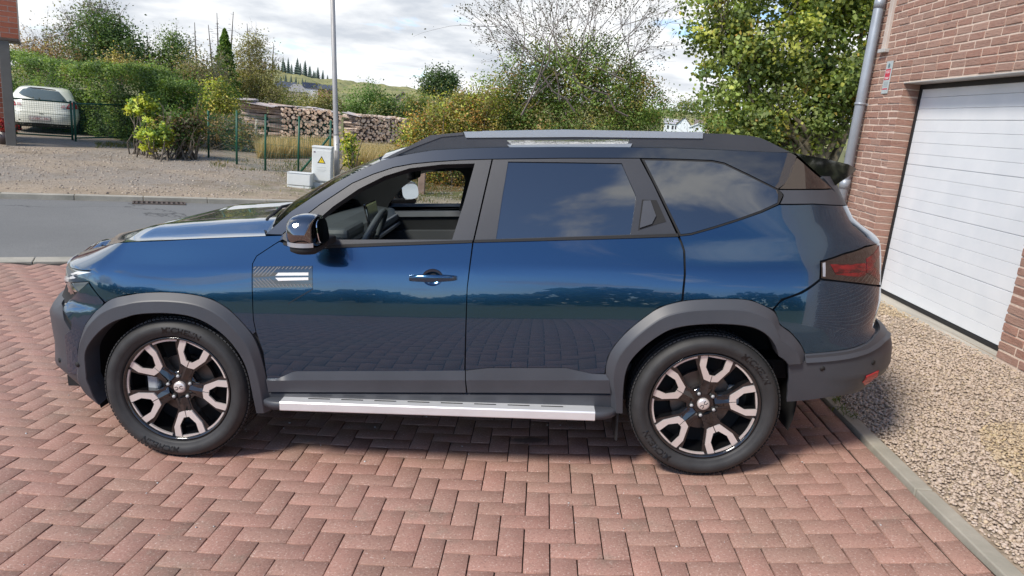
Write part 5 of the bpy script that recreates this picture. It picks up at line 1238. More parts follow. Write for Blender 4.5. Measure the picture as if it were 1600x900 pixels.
# ---- trees on the left
plant('dark_tree', 'big dark green tree behind the hedge, left side of the skyline', 'tree', 170, 33, [(165, 68, 38), (200, 82, 30), (135, 85, 30), (150, 50, 26), (185, 50, 22), (215, 100, 22), (170, 105, 36), (120, 105, 24)], 17000, .12, [DG, (.040, .065, .024), MG, (.07, .075, .03)], [36, 30, 20, 10], .30, .16, None, limbs=40, nclump=260)
plant('thin_topped_tree', 'tall thin-leaved tree standing behind the dark tree', 'tree', 140, 37, [(140, 25, 26), (115, 45, 22), (155, 15, 18), (170, 32, 16), (100, 62, 24)], 2300, .12, [(.07, .075, .045), (.09, .085, .05), MG], [40, 30, 20], .42, .12, None, limbs=90, nclump=200, bark=GREYT)
def bare(name, label, u0, d, v_top, spread, n, mat_, group=None, leafcol=None, lev=2, r0=.05):
    b0 = base_of(u0, d); root = thing(name, label, 'tree', tuple(b0), 0, group); mb = MB(); tips = []; top = at_depth(u0, v_top, d) - b0; H = top[2]
    mb.tube([(0, 0, -.1), (0.05, 0, H * .25), (0, .05, H * .5)], [r0 * 1.6, r0 * 1.2, r0], 7, False)
    for k in range(n):
        z = RNG.uniform(.12, .5) * H; a = RNG.uniform(0, 6.28); dr = np.array([math.cos(a) * spread, math.sin(a) * spread, 1.0]); twigs(mb, (0, 0, z), dr, H * RNG.uniform(.34, .52), r0 * .42, lev, .6, 4, .1, tips)
    mb.build('branches', mat_, root)
    if leafcol is not None:
        tips = np.array(tips); m = min(2600, len(tips) * 3); k = RNG.integers(0, len(tips), m); leaves('foliage', tips[k] + RNG.normal(0, .10, (m, 3)), .09 * RNG.uniform(.7, 1.3, m), np.array(leafcol)[RNG.integers(0, len(leafcol), m)] * RNG.uniform(.7, 1.3, (m, 1)), root)
    return root
bare('bare_tree', 'pale bare-branched tree just right of the brick house corner', 62, 38, 32, .55, 16, GREYT)
bare('bare_tree', 'brown bare-branched shrub tree between the house corner and the dark tree', 95, 35, 60, .8, 16, GREYT, leafcol=[(.15, .10, .06), (.12, .09, .06)])
bare('bare_tree', 'thin grey bare tree at the right edge of the dark tree', 232, 36, 62, .5, 12, GREYT)
plant('russet_thicket', 'reddish brown thicket above the hedge beside the brick house', 'bush', 60, 31, [(50, 95, 26), (80, 92, 24), (105, 98, 20), (35, 85, 20)], 4200, .09, [(.17, .11, .075), (.14, .10, .06), BR, OL], [34, 30, 20, 16], clump=.35, names=('stems', 'foliage'), limbs=60, bark=GREYT)
plant('tan_shrub', 'tan coloured shrub peeping over the top of the hedge', 'shrub', 185, 27, [(170, 108, 16), (195, 106, 16), (183, 98, 14), (205, 112, 12)], 2300, .08, [(.22, .18, .07), OL, BR], [40, 36, 20], clump=.18, names=('stems', 'foliage'), limbs=24)
plant('mixed_tree', 'bushy green tree right of the dark tree on the skyline', 'tree', 270, 34, [(268, 82, 24), (285, 95, 24), (255, 98, 22), (272, 62, 14), (262, 112, 26), (290, 115, 22)], 7600, .10, [MG, DG, (.07, .09, .03), LG], [34, 24, 22, 14], .26, .10, None, limbs=30, nclump=160)
plant('twiggy_thicket', 'brown twiggy thicket filling the gap behind the fresh green shrub', 'bush', 315, 29, [(312, 118, 26), (332, 125, 22), (300, 135, 24), (245, 118, 20), (322, 145, 26), (285, 140, 22), (340, 105, 14)], 6500, .085, [(.13, .115, .06), (.10, .095, .05), (.07, .085, .03), (.16, .12, .07)], [1, 1, 1, .6], clump=.30, names=('stems', 'foliage'), limbs=90, bark=GREYT)
plant('brushwood', 'olive brushwood behind the log stacks, below the olive brown tree', 'bush', 385, 34, [(372, 138, 20), (395, 142, 20), (418, 145, 18), (432, 150, 14), (405, 130, 18)], 5200, .09, [OL, (.12, .11, .05), (.15, .12, .06)], [1, 1, .7], clump=.28, names=('stems', 'foliage'), limbs=60, bark=GREYT)
# two slim conifers
def conifer(name, label, u0, d, v_top, wpx, n, pal, group=None, v_bot=None):
    b0 = base_of(u0, d); root = thing(name, label, 'tree', tuple(b0), 0, group); top = at_depth(u0, v_top, d) - b0; H = top[2]; W_ = wpx * d / F / 2
    mb = MB(); mb.tube([(0, 0, -.1), (0, 0, H * .98)], [.10, .02], 6, False); mb.build('trunk', BARK, root)
    t = RNG.random(n) ** .8; a = RNG.uniform(0, 6.28, n); lobes = 1 + .25 * np.sin(t * 60 + 3 * a); r_ = W_ * (1 - t) ** .72 * lobes * RNG.uniform(.35, 1, n) ** .6
    P = np.stack([r_ * np.cos(a), r_ * np.sin(a), H * (.06 + .94 * t) - r_ * .25], 1); k = RNG.integers(0, len(pal), n)
    leaves('crown', P, .15 * RNG.uniform(.6, 1.2, n) * (1 if d < 60 else 3), 2.2 * np.array(pal)[k] * RNG.uniform(.65, 1.3, (n, 1)), root, asp=.45)
conifer('slim_conifer', 'slim bright green conifer on the skyline left of the log stacks', 352, 33, 48, 58, 6500, [(.075, .12, .025), (.10, .15, .035), (.05, .085, .02)])
plant('olive_tree', 'olive brown tree beside the slim conifer, above the log stacks', 'tree', 398, 35, [(395, 85, 24), (402, 66, 14), (385, 105, 26), (412, 105, 20), (400, 125, 28), (380, 130, 20)], 7600, .09, [OL, (.14, .12, .05), (.10, .10, .04), BR], [36, 28, 20, 12], .24, .09, None, limbs=60, nclump=170, bark=GREYT)
bare('bare_tree', 'dense twiggy bare thicket left of the slim conifer', 318, 31, 92, .9, 18, GREYT, leafcol=[(.12, .11, .05), (.09, .08, .05)])
# dead spruce poles standing on the skyline
SPR = grainy('dead_wood', (.12, .105, .10), .95, .2, 6)
for u, vt, lab in ((234, 52, 'short dead spruce pole standing right of the dark tree'), (306, 38, 'dead spruce pole, first of the pair left of the slim conifer'), (332, 42, 'dead spruce pole, second of the pair left of the slim conifer'), (343, 24, 'tallest dead spruce pole, rising right behind the slim conifer tip at its left'), (361, 22, 'dead spruce pole rising just right of the slim conifer'), (390, 40, 'dead spruce pole rising out of the olive brown tree'), (426, 70, 'short dead spruce pole right of the olive brown tree')):
    b0 = base_of(u, 47); root = thing('dead_spruce', lab, 'tree', tuple(b0), 0, 'dead spruce poles on the skyline'); H = (at_depth(u, vt, 47) - b0)[2]; mb = MB()
    mb.tube([(0, 0, -.1), (RNG.normal(0, .05), 0, H * .5), (RNG.normal(0, .1), 0, H)], [.085, .06, .018], 6, False); mb.build('trunk', SPR, root)
    mb = MB()
    for k in range(26):
        z = H * RNG.uniform(.35, .98); a = RNG.uniform(0, 6.28); L_ = RNG.uniform(.15, .6) * (1.15 - z / H) + .12; mb.tube([(0, 0, z), (math.cos(a) * L_, math.sin(a) * L_, z - .12 * L_)], [.014, .006], 3, False)
    mb.build('branches', SPR, root)
# ---- middle distance
mid = dict(names=('stems', 'foliage'), limbs=12)
for u, d, bl, pal, lab in (
    (455, 62, [(450, 160, 22), (480, 160, 20), (425, 158, 20)], [OL, (.12, .12, .05), MG], 'olive scrub behind the log stacks, left of the lamp post'),
    (510, 58, [(508, 160, 20), (490, 170, 18), (525, 168, 16)], [OL, (.14, .12, .05), (.09, .10, .04)], 'olive brown scrub right beside the lamp post on its left'),
    (575, 55, [(565, 160, 22), (590, 168, 22), (550, 168, 18), (578, 148, 15)], [(.07, .12, .03), (.09, .14, .04), MG], 'fresh green bush right of the lamp post'),
    (608, 52, [(605, 172, 18), (628, 178, 16), (592, 180, 16)], [MG, OL, DG], 'dark green scrub above the right-hand log stack'),
    (645, 60, [(640, 170, 16), (660, 160, 16), (672, 172, 18)], [OL, MG, LG], 'olive bush left of the autumn shrub')):
    plant('scrub_bush', lab, 'bush', u, d, bl, 3600, .16, pal, [1] * len(pal), clump=.35, group='bushes beyond the log stacks', **mid)
plant('round_oak', 'round dark green oak alone on the skyline beyond the autumn shrub', 'tree', 684, 95, [(684, 125, 17), (668, 130, 13), (702, 128, 14), (690, 140, 16), (664, 142, 10), (708, 138, 9)], 5200, .30, [(.035, .055, .022), (.05, .075, .028), DG], [1, 1, 1], .5, .30, None, limbs=14, nclump=110)
for u, d, bl, lab in ((1080, 120, [(1062, 172, 13), (1085, 170, 12), (1105, 176, 12), (1042, 176, 10)], 'low green wood behind the far white houses'), (1128, 75, [(1126, 195, 14), (1140, 190, 12), (1115, 200, 8)], 'olive bush right of the far white houses'), (1010, 110, [(1000, 178, 14), (1022, 182, 10)], 'green bush left of the far white houses')):
    plant('distant_bush', lab, 'bush', u, d, bl, 2600, .34, [MG, OL, LG], [1, 1, 1], clump=.7, group='bushes round the far white houses', **mid)
plant('climbing_plant', 'yellowing climbing plant just right of the lamp post', 'plant', 546, 17.5, [(546, 215, 7), (545, 232, 8), (547, 250, 7)], 620, .085, [YG, (.30, .26, .06), MG], [1, 1, 1], clump=.09, names=('stems', 'foliage'), limbs=8)

# ---- grass: dry stand behind the fence, tufts on the verge
def blades(name, P, h, col, w=.010, lean=.25):
    n = len(P); a = RNG.uniform(0, 6.28, n); r_ = np.stack([np.cos(a), np.sin(a), 0 * a], 1) * w; l_ = RNG.normal(0, lean, (n, 3)) * h[:, None]; l_[:, 2] = 0; up = np.array([0, 0, 1.]) * h[:, None]
    V = np.stack([P - r_, P + r_, P + r_ * .7 + up * .6 + l_ * .4, P - r_ * .7 + up * .6 + l_ * .4, P + up + l_], 1)
    me = bpy.data.meshes.new(name); b = np.arange(n)[:, None] * 5; Fq = np.concatenate([b + [0, 1, 2], b + [0, 2, 3], b + [3, 2, 4]], 1).reshape(-1, 3)
    return tag(link(name, mesh_arr(name, V.reshape(-1, 3), Fq, False, np.repeat(col, 3, 0)), None, LEAF), kind='stuff')
def strip_pts(u0, u1, v0, v1, n):
    c = [on_ground(u, v) for u, v in ((u0, v0), (u1, v0), (u1, v1), (u0, v1))]; a, b = RNG.random((n, 1)), RNG.random((n, 1))
    P = (c[0] * (1 - a) + c[1] * a) * (1 - b) + (c[3] * (1 - a) + c[2] * a) * b; P[:, 2] = ground_z(P[:, 0], P[:, 1]) - .02; return P
P = np.concatenate([strip_pts(402, 520, 248, 236, 9000), strip_pts(540, 625, 262, 244, 8000)]); n = len(P)
blades('dry_grass', P, RNG.uniform(.22, .58, n), np.array([(.62, .48, .28), (.68, .55, .34), (.52, .40, .22), (.42, .36, .18)])[RNG.integers(0, 4, n)] * RNG.uniform(.75, 1.2, (n, 1)), .009)
Ps = []
for (u0, u1, v0, v1, n) in ((560, 740, 318, 270, 5200), (430, 560, 300, 270, 500), (150, 300, 232, 224, 1500), (330, 560, 268, 252, 1500), (205, 330, 240, 228, 500)):
    Ps.append(strip_pts(u0, u1, v0, v1, n))
P = np.concatenate(Ps); cl = np.sin(P[:, 0] * 3.7) + np.sin(P[:, 1] * 4.9 + P[:, 0]) + RNG.normal(0, .5, len(P)); P = P[cl > -.1]; n = len(P)
blades('grass', P, RNG.uniform(.04, .13, n), np.array([(.07, .11, .02), (.12, .15, .03), (.22, .19, .07), (.30, .22, .09)])[RNG.integers(0, 4, n)] * RNG.uniform(.75, 1.2, (n, 1)), .008, .6)
n = 2600; P = strip_pts(610, 740, 300, 272, n); P[:, 2] += .03; leaves('fallen_leaves', P, .055 * RNG.uniform(.7, 1.3, n), np.array([(.30, .16, .07), (.36, .22, .09), (.22, .14, .06)])[RNG.integers(0, 3, n)], None, 3.0)['kind'] = 'stuff'
n = 6000; s_ = RNG.uniform(-2, 17, n); t_ = RNG.uniform(.15, 7, n) ** 1.0; X, Y = road_xy(s_, t_); g_ = RNG.uniform(.75, 1.2, (n, 1))
pebbles('scattered_stones', np.stack([X, Y, ground_z(X, Y) + .004], 1), RNG.uniform(.010, .028, n), np.array([(.44, .37, .30), (.38, .32, .26), (.48, .40, .31), (.28, .22, .17)])[RNG.integers(0, 4, n)] * g_)

# tree line across the fields behind the viewpoint; it is what the doors mirror at the horizon
n = 9000; x = RNG.uniform(-90, 90, n); hh = 4.2 + 1.6 * np.sin(x * .11) + 1.1 * np.sin(x * .37 + 1) + .6 * np.sin(x * .9); z = RNG.random(n) ** .7 * hh
P = np.stack([x, -48 + RNG.normal(0, 1.5, n) - np.abs(x) * .1, z], 1); o = leaves('treeline', P, 1.5 * RNG.uniform(.6, 1.2, n), np.array([DG, MG, OL])[RNG.integers(0, 3, n)] * 1.4, None); o['kind'] = 'stuff'

# ================================================================== THE FAR SIDE OF THE ROAD
# ---- brick house corner on the left, with an overhanging upper storey on a steel column
def yaw_to_cam(p): return math.atan2(CAM[0] - p[0], -(CAM[1] - p[1]))
q = NT('red_brick'); r = q.rnd(); v = q.pos()
c = q.ramp(r, [(0, (.33, .095, .050)), (.5, (.40, .125, .070)), (1, (.47, .16, .095))]); c = q.mix(q.ramp(q.noise(v, 12, 4), [(.35, (0, 0, 0)), (.8, (.4,) * 3)]), c, (.26, .09, .06)); q.color(c); q.set(Roughness=.9)
COLM = grainy('steel_paint', (.125, .118, .105), .5, .1, 4)
hd_ = 15.6; cb = base_of(16, hd_); cb[2] = on_ground(18, 228)[2]; cb = on_ground(18, 227)
hd_ = float(((cb - CAM) @ RC.T)[2]); yw = .60
hs = thing('brick_house', 'red brick house corner at the far left with its upper storey on a steel column', 'house', tuple(cb), yw)
ux = hd_ / F; Hc = (at_depth(11, 62, hd_) - cb)[2]; x_r = (38 - 18) * ux; xw = (11 - 18) * ux
BCH = 7.7 * ux; BLn = 3.05 * BCH
mb = MB().box((x_r - 1.1, .9, Hc + 1.3), (2.2 - .02, 2.0, 2.6 - .02)).box((xw - .8, 1.25, Hc / 2), (1.6 - .02, 1.3, Hc + .1)); mb.build('wall', MATS['mortar'], hs)
MB().box((.0, 0, Hc / 2 - .02), (13.5 * ux, 13.5 * ux, Hc + .04), 0, .01, Matrix.Rotation(0, 4, 'Y')).build('column', COLM, hs)
MB().box((x_r - 1.1, .88, Hc - .02), (2.2, 2.02, .05), 0, .005).build('soffit', grainy('soffit_brown', (.10, .07, .055), .7, .1, 4), hs)
bm_ = [brick_mesh(.09, BLn - .02, BCH - .018) for _ in range(3)]
for m_ in bm_: m_.materials.clear(); m_.materials.append(MATS['red_brick'])
Rz = Matrix.Rotation(math.pi / 2, 4, 'Z')
def house_bricks(xr, z0, z1, yf, xl):
    r_ = 0; z = z0 + BCH / 2
    while z < z1:
        x = xr - (BLn / 2 if r_ % 2 == 0 else 0) ; first = True
        x0 = xr; ln = BLn if r_ % 2 == 0 else BLn / 2
        while x0 > xl:
            o = bpy.data.objects.new('brick', bm_[RNG.integers(3)]); COL.objects.link(o); o.parent = hs
            o.matrix_basis = Matrix.Translation((x0 - ln / 2, yf + .03, z)) @ Rz @ Matrix.Rotation(math.pi, 4, 'Z') @ Matrix.Diagonal((1, (ln - .02) / (BLn - .02), 1, 1))
            x0 -= ln; ln = BLn
        z += BCH; r_ += 1
house_bricks(x_r, Hc + .01, Hc + 1.05, -.10, x_r - .95); house_bricks(xw, .02, Hc - .05, .6, xw - .42)
pb = cb + np.array([(5 - 18) * ux, .1, .28]); pt = thing('flower_pot', 'dark flower pot with red flowers standing beside the steel column', 'flower pot', tuple(pb))
mb = MB(); lathe(mb, [(.0, -.28), (.13, -.28), (.19, .02), (.17, .02), (.14, -.02), (.0, -.02)], 20); me_ = mb.mesh('pot'); me_.transform(Matrix.Rotation(math.pi / 2, 4, 'X')); link('pot', me_, pt, simple('pot_glaze', (.05, .035, .035), .4))
n = 500; P = RNG.normal(0, 1, (n, 3)) * np.array([.12, .12, .09]) + np.array([0, 0, .16]); leaves('flowers', P, .06, np.array([(.45, .03, .03), (.36, .02, .05), (.05, .08, .02)])[RNG.integers(0, 3, n)], pt)

# ---- pale hatchback seen from behind
gb = on_ground(66, 209); gd = float(((gb - CAM) @ RC.T)[2]); hw_ = 47.5 * gd / F
hb = thing('parked_hatchback', 'pale cream hatchback parked behind the green wire gate, rear towards the road', 'car', tuple(gb), yaw_to_cam(gb) - .16)
sc_ = hw_ / .83; zt_ = (at_depth(60, 135, gd) - gb)[2]
HZ = np.array([.22, .30, .48, .62, .75, .88, 1.0, 1.08, 1.20, 1.32, 1.40, 1.45, 1.47]); HW = np.array([.70, .77, .815, .83, .83, .82, .79, .755, .70, .645, .59, .52, .40]); HY = np.array([.06, .0, -.02, -.01, .05, .08, .12, .16, .24, .33, .40, .50, .62])
zs_ = zt_ / 1.47 / sc_
def hpt(a_, z, off=0.0):
    hw = np.interp(z, HZ, HW); y = np.interp(z, HZ, HY) + .30 * abs(a_) ** 4 - off; return (a_ * hw * sc_, y * sc_, z * sc_ * zs_)
CREAM = simple('cream_paint', (.80, .82, .73), .25, 0, Coat_Weight=.8)
mb = MB(); rings = []
for z in np.concatenate([np.linspace(.22, 1.4, 22), [1.43, 1.455, 1.47]]):
    hw = np.interp(z, HZ, HW); ring = [(-hw * sc_, 3.3 * sc_, z * sc_ * zs_), (-hw * sc_, 1.4 * sc_, z * sc_ * zs_)] + [hpt(a_, z) for a_ in np.linspace(-1, 1, 25)] + [(hw * sc_, 1.4 * sc_, z * sc_ * zs_), (hw * sc_, 3.3 * sc_, z * sc_ * zs_)]; rings.append(ring)
mb.loft(rings); mb.add(rings[-1], [tuple(range(len(rings[-1])))]); recalc(mb.build('body', CREAM, hb))
def hpatch(name, poly, m, off=.008, parent=None):
    L2 = resample(np.array(poly, float), .05); V2, Fc = fill([L2], .06); return link(name, mesh_list(name, [hpt(a_, z, off) for a_, z in V2], [tuple(f) for f in Fc], True), parent or hb, m)
hpatch('rear_window', [(-.62, 1.16), (-.3, 1.09), (0, 1.06), (.4, 1.05), (.78, 1.07), (.74, 1.18), (.62, 1.36), (-.55, 1.40), (-.72, 1.36), (-.78, 1.22)], simple('car_window', (.10, .13, .13), .05, 0, Coat_Weight=1.0))
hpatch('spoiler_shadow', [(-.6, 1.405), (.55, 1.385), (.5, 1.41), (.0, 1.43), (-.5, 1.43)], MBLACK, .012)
RED2 = simple('lamp_red', (.42, .02, .035), .15); PINK = simple('lamp_clear', (.62, .42, .40), .15)
for s_ in (-1, 1):
    t_ = hpatch('taillight', [(s_ * 1.0, .84), (s_ * .84, .82), (s_ * .70, .84), (s_ * .75, .93), (s_ * .86, 1.03), (s_ * 1.0, 1.06)], RED2, .01)
    hpatch('lamp_lens', [(s_ * .88, .86), (s_ * .74, .87), (s_ * .80, .95), (s_ * .88, .97)], PINK, .014, t_)
    hpatch('lamp_lens', [(s_ * .68, .85), (s_ * .54, .85), (s_ * .60, .93), (s_ * .69, .95)], PINK, .012, t_)
    wl_ = MB(); lathe(wl_, [(.0, -.09), (.19, -.09), (.29, -.07), (.30, .0), (.29, .09)], 24); w2 = recalc(wl_.build('wheel', RUB, hb)); w2.matrix_basis = Matrix.Translation((s_ * .72 * sc_, .72 * sc_, .28 * sc_)) @ Matrix.Rotation(math.pi / 2 * s_, 4, 'Z')
hpatch('bumper_seam', [(-.86, .66), (.9, .64), (.9, .655), (-.86, .675)], simple('seam_grey', (.25, .27, .22), .5), .003)
hpatch('lower_bumper', [(-.95, .22), (.95, .22), (.95, .315), (0, .34), (-.95, .315)], MBLACK, .006)
pl_ = hpatch('number_plate', [(-.33, .42), (.26, .42), (.26, .53), (-.33, .53)], simple('plate_white', (.75, .75, .72), .4), .02)
hpatch('plate_border', [(-.345, .405), (.275, .405), (.275, .545), (-.345, .545)], simple('plate_dark', (.10, .10, .15), .4), .015, pl_)
_tx = bpy.data.curves.new('plate_text', 'FONT'); _tx.size = .105; _tx.body = '1-GBC-341'; _tx.align_x = 'CENTER'; _to = bpy.data.objects.new('plate_source', _tx); COL.objects.link(_to); bpy.context.view_layer.update()
_m = bpy.data.meshes.new_from_object(_to.evaluated_get(bpy.context.evaluated_depsgraph_get())); bpy.data.objects.remove(_to); _m.name = 'plate_number'
_m.transform(Matrix.Translation(Vector(hpt(-.035, .44, .026)) + Vector((0, -.003, 0))) @ Matrix.Rotation(math.pi / 2, 4, 'X')); link('plate_number', _m, pl_, simple('plate_red', (.30, .03, .05), .5))
hpatch('boot_handle', [(-.06, .625), (.07, .625), (.06, .65), (-.05, .65)], simple('handle_grey', (.22, .23, .2), .4), .01)
mb = MB().box((0, 1.6 * sc_, .22 * sc_), (1.3 * sc_, 2.6 * sc_, .12 * sc_)).tube([(.35 * sc_, .12 * sc_, .2 * sc_), (.35 * sc_, .5 * sc_, .2 * sc_)], .04, 8); mb.build('underbody', MBLACK, hb)

# ---- green wire gate and fence
GRN = simple('green_coating', (.010, .085, .050), .45)
def wire_panel(name, A, B, h0, h1, parent, off, dv=.055, dh=.20, r_=.0022):
    A, B = np.array(A) - off, np.array(B) - off; L_ = np.linalg.norm(B - A); mb = MB(); n = max(2, int(L_ / dv))
    for k in range(1, n): p = A + (B - A) * k / n; mb.tube([p + (0, 0, h0), p + (0, 0, h1)], r_, 3, False)
    for z in np.arange(h0, h1 + .001, dh): mb.tube([A + (0, 0, z), B + (0, 0, z)], r_ * 1.1, 3, False)
    o = mb.build(name, GRN, parent); o['kind'] = 'stuff'; return o
gp = [on_ground(24, 214), on_ground(113.5, 219), on_ground(118.5, 221), on_ground(203, 219)]
def gate_leaf(A, B, label):
    root = thing('wire_gate', label, 'gate', tuple((A + B) / 2), 0, 'green wire gate leaves'); off = (A + B) / 2; hh = .98 * (73 / 1115 * 18.2) / 1.19
    up = np.array([0, 0, 1.0])
    for P in (A, B): MB().tube([P - off - up * .05, P - off + up * (hh + .05)], .028, 8).build('post', GRN, root)
    for z in (.09, hh): MB().tube([A - off + up * z, B - off + up * z], .021, 8).build('rail', GRN, root)
    wire_panel('wire_mesh', A, B, .09, hh, root, off, .05, .05, .0026)
gate_leaf(gp[0], gp[1], 'left leaf of the green wire gate, in front of the cream car'); gate_leaf(gp[2], gp[3], 'right leaf of the green wire gate, in front of the hedge')
pst = [(326, 246, 172), (370, 257, 172), (414.5, 267, 178), (466, 272, 181), (514.5, 280, 187)]
PB = [on_ground(u, vb) for u, vb, vt in pst]; root = thing('wire_fence', 'green wire mesh fence with five posts between the gravel lot and the log stacks', 'fence', tuple(PB[2])); off = PB[2]
hts = []
for P, (u, vb, vt) in zip(PB, pst):
    d_ = float(((P - CAM) @ RC.T)[2]); h_ = (at_depth(u, vt, d_) - P)[2]; hts.append(h_); MB().tube([P - off - (0, 0, .1), P - off + (0, 0, h_)], .026, 8).build('post', GRN, root)
for k in range(4): wire_panel('wire_mesh', PB[k], PB[k + 1], .03, min(hts[k], hts[k + 1]) - .04, root, off, .055, .20, .0028)
p = PB[4] - off; MB().tube([p + (0, 0, hts[4] * .74), p + np.array([-.72, -.12, .02])], .024, 8).build('brace', GRN, root)
WOOD = grainy('grey_wood', (.42, .38, .31), .9, .25, 8, .3, 80)
for u, vb, vt, lean, lab in ((308, 222, 195, .12, 'short bent grey fence stake, leftmost behind the wire fence'), (372.5, 226, 188, .03, 'pale grey wooden stake behind the second fence post, left one of the pair'), (376.5, 224, 184, -.02, 'slim pale wooden stake behind the second fence post, right one of the pair'), (399, 233, 186, .09, 'leaning pale wooden stake between the second and third fence posts')):
    P = on_ground(u, vb); d_ = float(((P - CAM) @ RC.T)[2]); h_ = (at_depth(u, vt, d_) - P)[2]; o = MB().tube([(-lean * h_, 0, -.05), (0, 0, h_ * .55), (lean * h_ * .6, 0, h_)], [.055, .048, .038], 7).build('wooden_stake', WOOD); o.location = P; tag(o, lab, 'stake', 'old wooden stakes behind the wire fence')
P = on_ground(658, 303); d_ = float(((P - CAM) @ RC.T)[2]); o = MB().box((0, 0, .38), (.15, .13, .86), 0, .012).build('timber_post', grainy('brown_wood', (.30, .20, .16), .85, .25, 6, .2, 60)); o.location = P; tag(o, 'square brown timber post on the verge, seen through the open car window', 'post')

# ---- lamp post
P = on_ground(527.5, 292); d_ = float(((P - CAM) @ RC.T)[2]); lp = thing('lamp_post', 'tall grey metal lamp post beside the utility cabinets', 'lamp post', tuple(P)); rb_ = 8.6 * d_ / F / 2
q = NT('galvanised_pole'); v = q.pos((1, 1, .25)); q.color(q.ramp(q.noise(v, 7, 5), [(.3, (.30, .29, .28)), (.7, (.44, .43, .42))])); q.set(Roughness=.5, Metallic=.25)
top_ = at_depth(538, 0, d_) - P; dx_ = top_[0] / top_[2]; dy_ = 0
mb = MB(); mb.tube([(0, 0, -.1), (dx_ * 1.1, 0, 1.1)], [rb_ * 1.05, rb_ * 1.0], 12).tube([(dx_ * 1.1, 0, 1.1), (dx_ * 1.14, 0, 1.14), (dx_ * 7.2, 0, 7.2)], [rb_, rb_ * .94, rb_ * .62], 12); mb.build('pole', MATS['galvanised_pole'], lp)
MB().box((dx_ * .62, -rb_ * .96, .62), (.07, .02, .34), 0, .004).build('service_door', MATS['galvanised_pole'], lp); MB().box((dx_ * .72, -rb_ * 1.0, .93), (.022, .012, .03)).build('id_tag', mw_, lp)
MB().tube([(dx_ * 7.2, 0, 7.15), (dx_ * 7.2, -.3, 7.35), (dx_ * 7.2, -.9, 7.42)], .03, 8).box((dx_ * 7.2, -1.1, 7.42), (.22, .55, .09), 0, .03).build('lamp_head', MATS['galvanised_pole'], lp)

# ---- utility cabinets
q = NT('cabinet_grey'); q.color(q.ramp(q.noise(q.coord('Object'), 4, 4), [(.3, (.60, .62, .60)), (.7, (.68, .70, .68))])); q.set(Roughness=.55); CABM = q.m
def cabinet(name, label, u0, u1, vb, vt, dep, tall):
    P = on_ground((u0 + u1) / 2, vb); d_ = float(((P - CAM) @ RC.T)[2]); w_ = (u1 - u0) * d_ / F; h_ = (at_depth((u0 + u1) / 2, vt, d_) - P)[2]
    root = thing(name, label, 'utility box', tuple(P), .07); mb = MB().box((0, dep / 2, h_ * .06), (w_ * .985, dep, h_ * .14)).box((0, dep / 2, h_ * .555), (w_, dep, h_ * .80), 0, .01); mb.build('housing', CABM, root)
    MB().box((0, dep / 2, h_ * .975), (w_ * 1.03, dep * 1.1, h_ * .05), 0, .012).build('lid', CABM, root)
    MB().box((.0, -.004, h_ * .54), (w_ * .93, .012, h_ * .72), 0, .004).build('door', CABM, root)
    return root, w_, h_
cb_, w_, h_ = cabinet('utility_cabinet', 'tall pale grey electricity cabinet with a yellow warning triangle', 486.5, 516.5, 294, 227.5, .22, True)
c0 = Vector((.0, -.011, h_ * .655)); s_ = w_ * .36
tri = lambda k: [c0 + Vector((-s_ / 2 * k, 0, -s_ * .30 * k)), c0 + Vector((s_ / 2 * k, 0, -s_ * .30 * k)), c0 + Vector((0, 0, s_ * .60 * k))]
wsn = MB().prism(tri(1.15), (0, 0, 0), (0, -.001, 0)).build('warning_triangle', MBLACK, cb_); MB().prism(tri(.80), (0, -.0012, 0), (0, -.002, 0)).build('yellow_field', simple('sign_yellow', (.75, .55, .02), .5), wsn)
bz = [(.02, .17), (-.05, .02), (.0, .03), (-.025, -.10), (.06, .05), (.012, .04)]; MB().prism([c0 + Vector((x * w_ * .5, 0, z * w_ * .5 + .01)) for x, z in bz], (0, -.0025, 0), (0, -.0032, 0)).build('bolt_symbol', MBLACK, wsn)
mb = MB()
for k, (ww, zz) in enumerate(((.46, .50), (.5, .44), (.36, .41))):
    for t_ in range(8): mb.box(((t_ - 3.5) * w_ * ww / 8, -.0115, h_ * zz), (w_ * ww / 8 * .6, .001, .008))
mb.build('small_print', simple('faint_print', (.42, .44, .43), .6), cb_); MB().box((-w_ * .36, -.0115, h_ * .855), (.04, .002, .024)).build('maker_badge', simple('badge_dark', (.12, .06, .09), .5), cb_)
cabinet('utility_box', 'low pale grey utility box beside the tall electricity cabinet', 448.5, 485, 293.5, 269.5, .26, False)

# ---- log stacks
q = NT('log_bark'); q.color(q.ramp(q.noise(q.pos(), 9, 5), [(.3, (.34, .25, .20)), (.55, (.50, .40, .33)), (.75, (.60, .51, .43))])); q.set(Roughness=.95)
q = NT('log_end'); oi = q.n('ShaderNodeObjectInfo'); c = q.ramp(oi.outputs['Random'], [(0, (.70, .46, .30)), (.4, (.82, .58, .40)), (.75, (.88, .68, .50)), (1, (.62, .42, .29))]); q.color(q.mix(q.ramp(q.noise(q.coord('Object'), 14, 3), [(.4, (0, 0, 0)), (.75, (.5,) * 3)]), c, (.60, .40, .26))); q.set(Roughness=.9)
def log_mesh(sides):
    mb = MB(); r_ = [1 + random.uniform(-.22, .22) for _ in range(sides)]; ring = lambda x, k: [(x, r_[i] * k * math.cos(2 * math.pi * i / sides), r_[i] * k * math.sin(2 * math.pi * i / sides)) for i in range(sides)]
    a, b = ring(-.5, 1), ring(.5, .95); mb.loft([a, b], closed=True, smooth=False); mb.add(a, [tuple(range(sides))[::-1]]); mb.add(b, [tuple(range(sides))])
    me = mb.mesh('log'); me.materials.append(MATS['log_bark']); me.materials.append(MATS['log_end']); n = len(me.polygons)
    me.polygons.foreach_set('material_index', np.array([0] * (n - 2) + [1, 1], np.int32)); return me
LOGS = [log_mesh(s) for s in (5, 6, 6, 7, 7)]
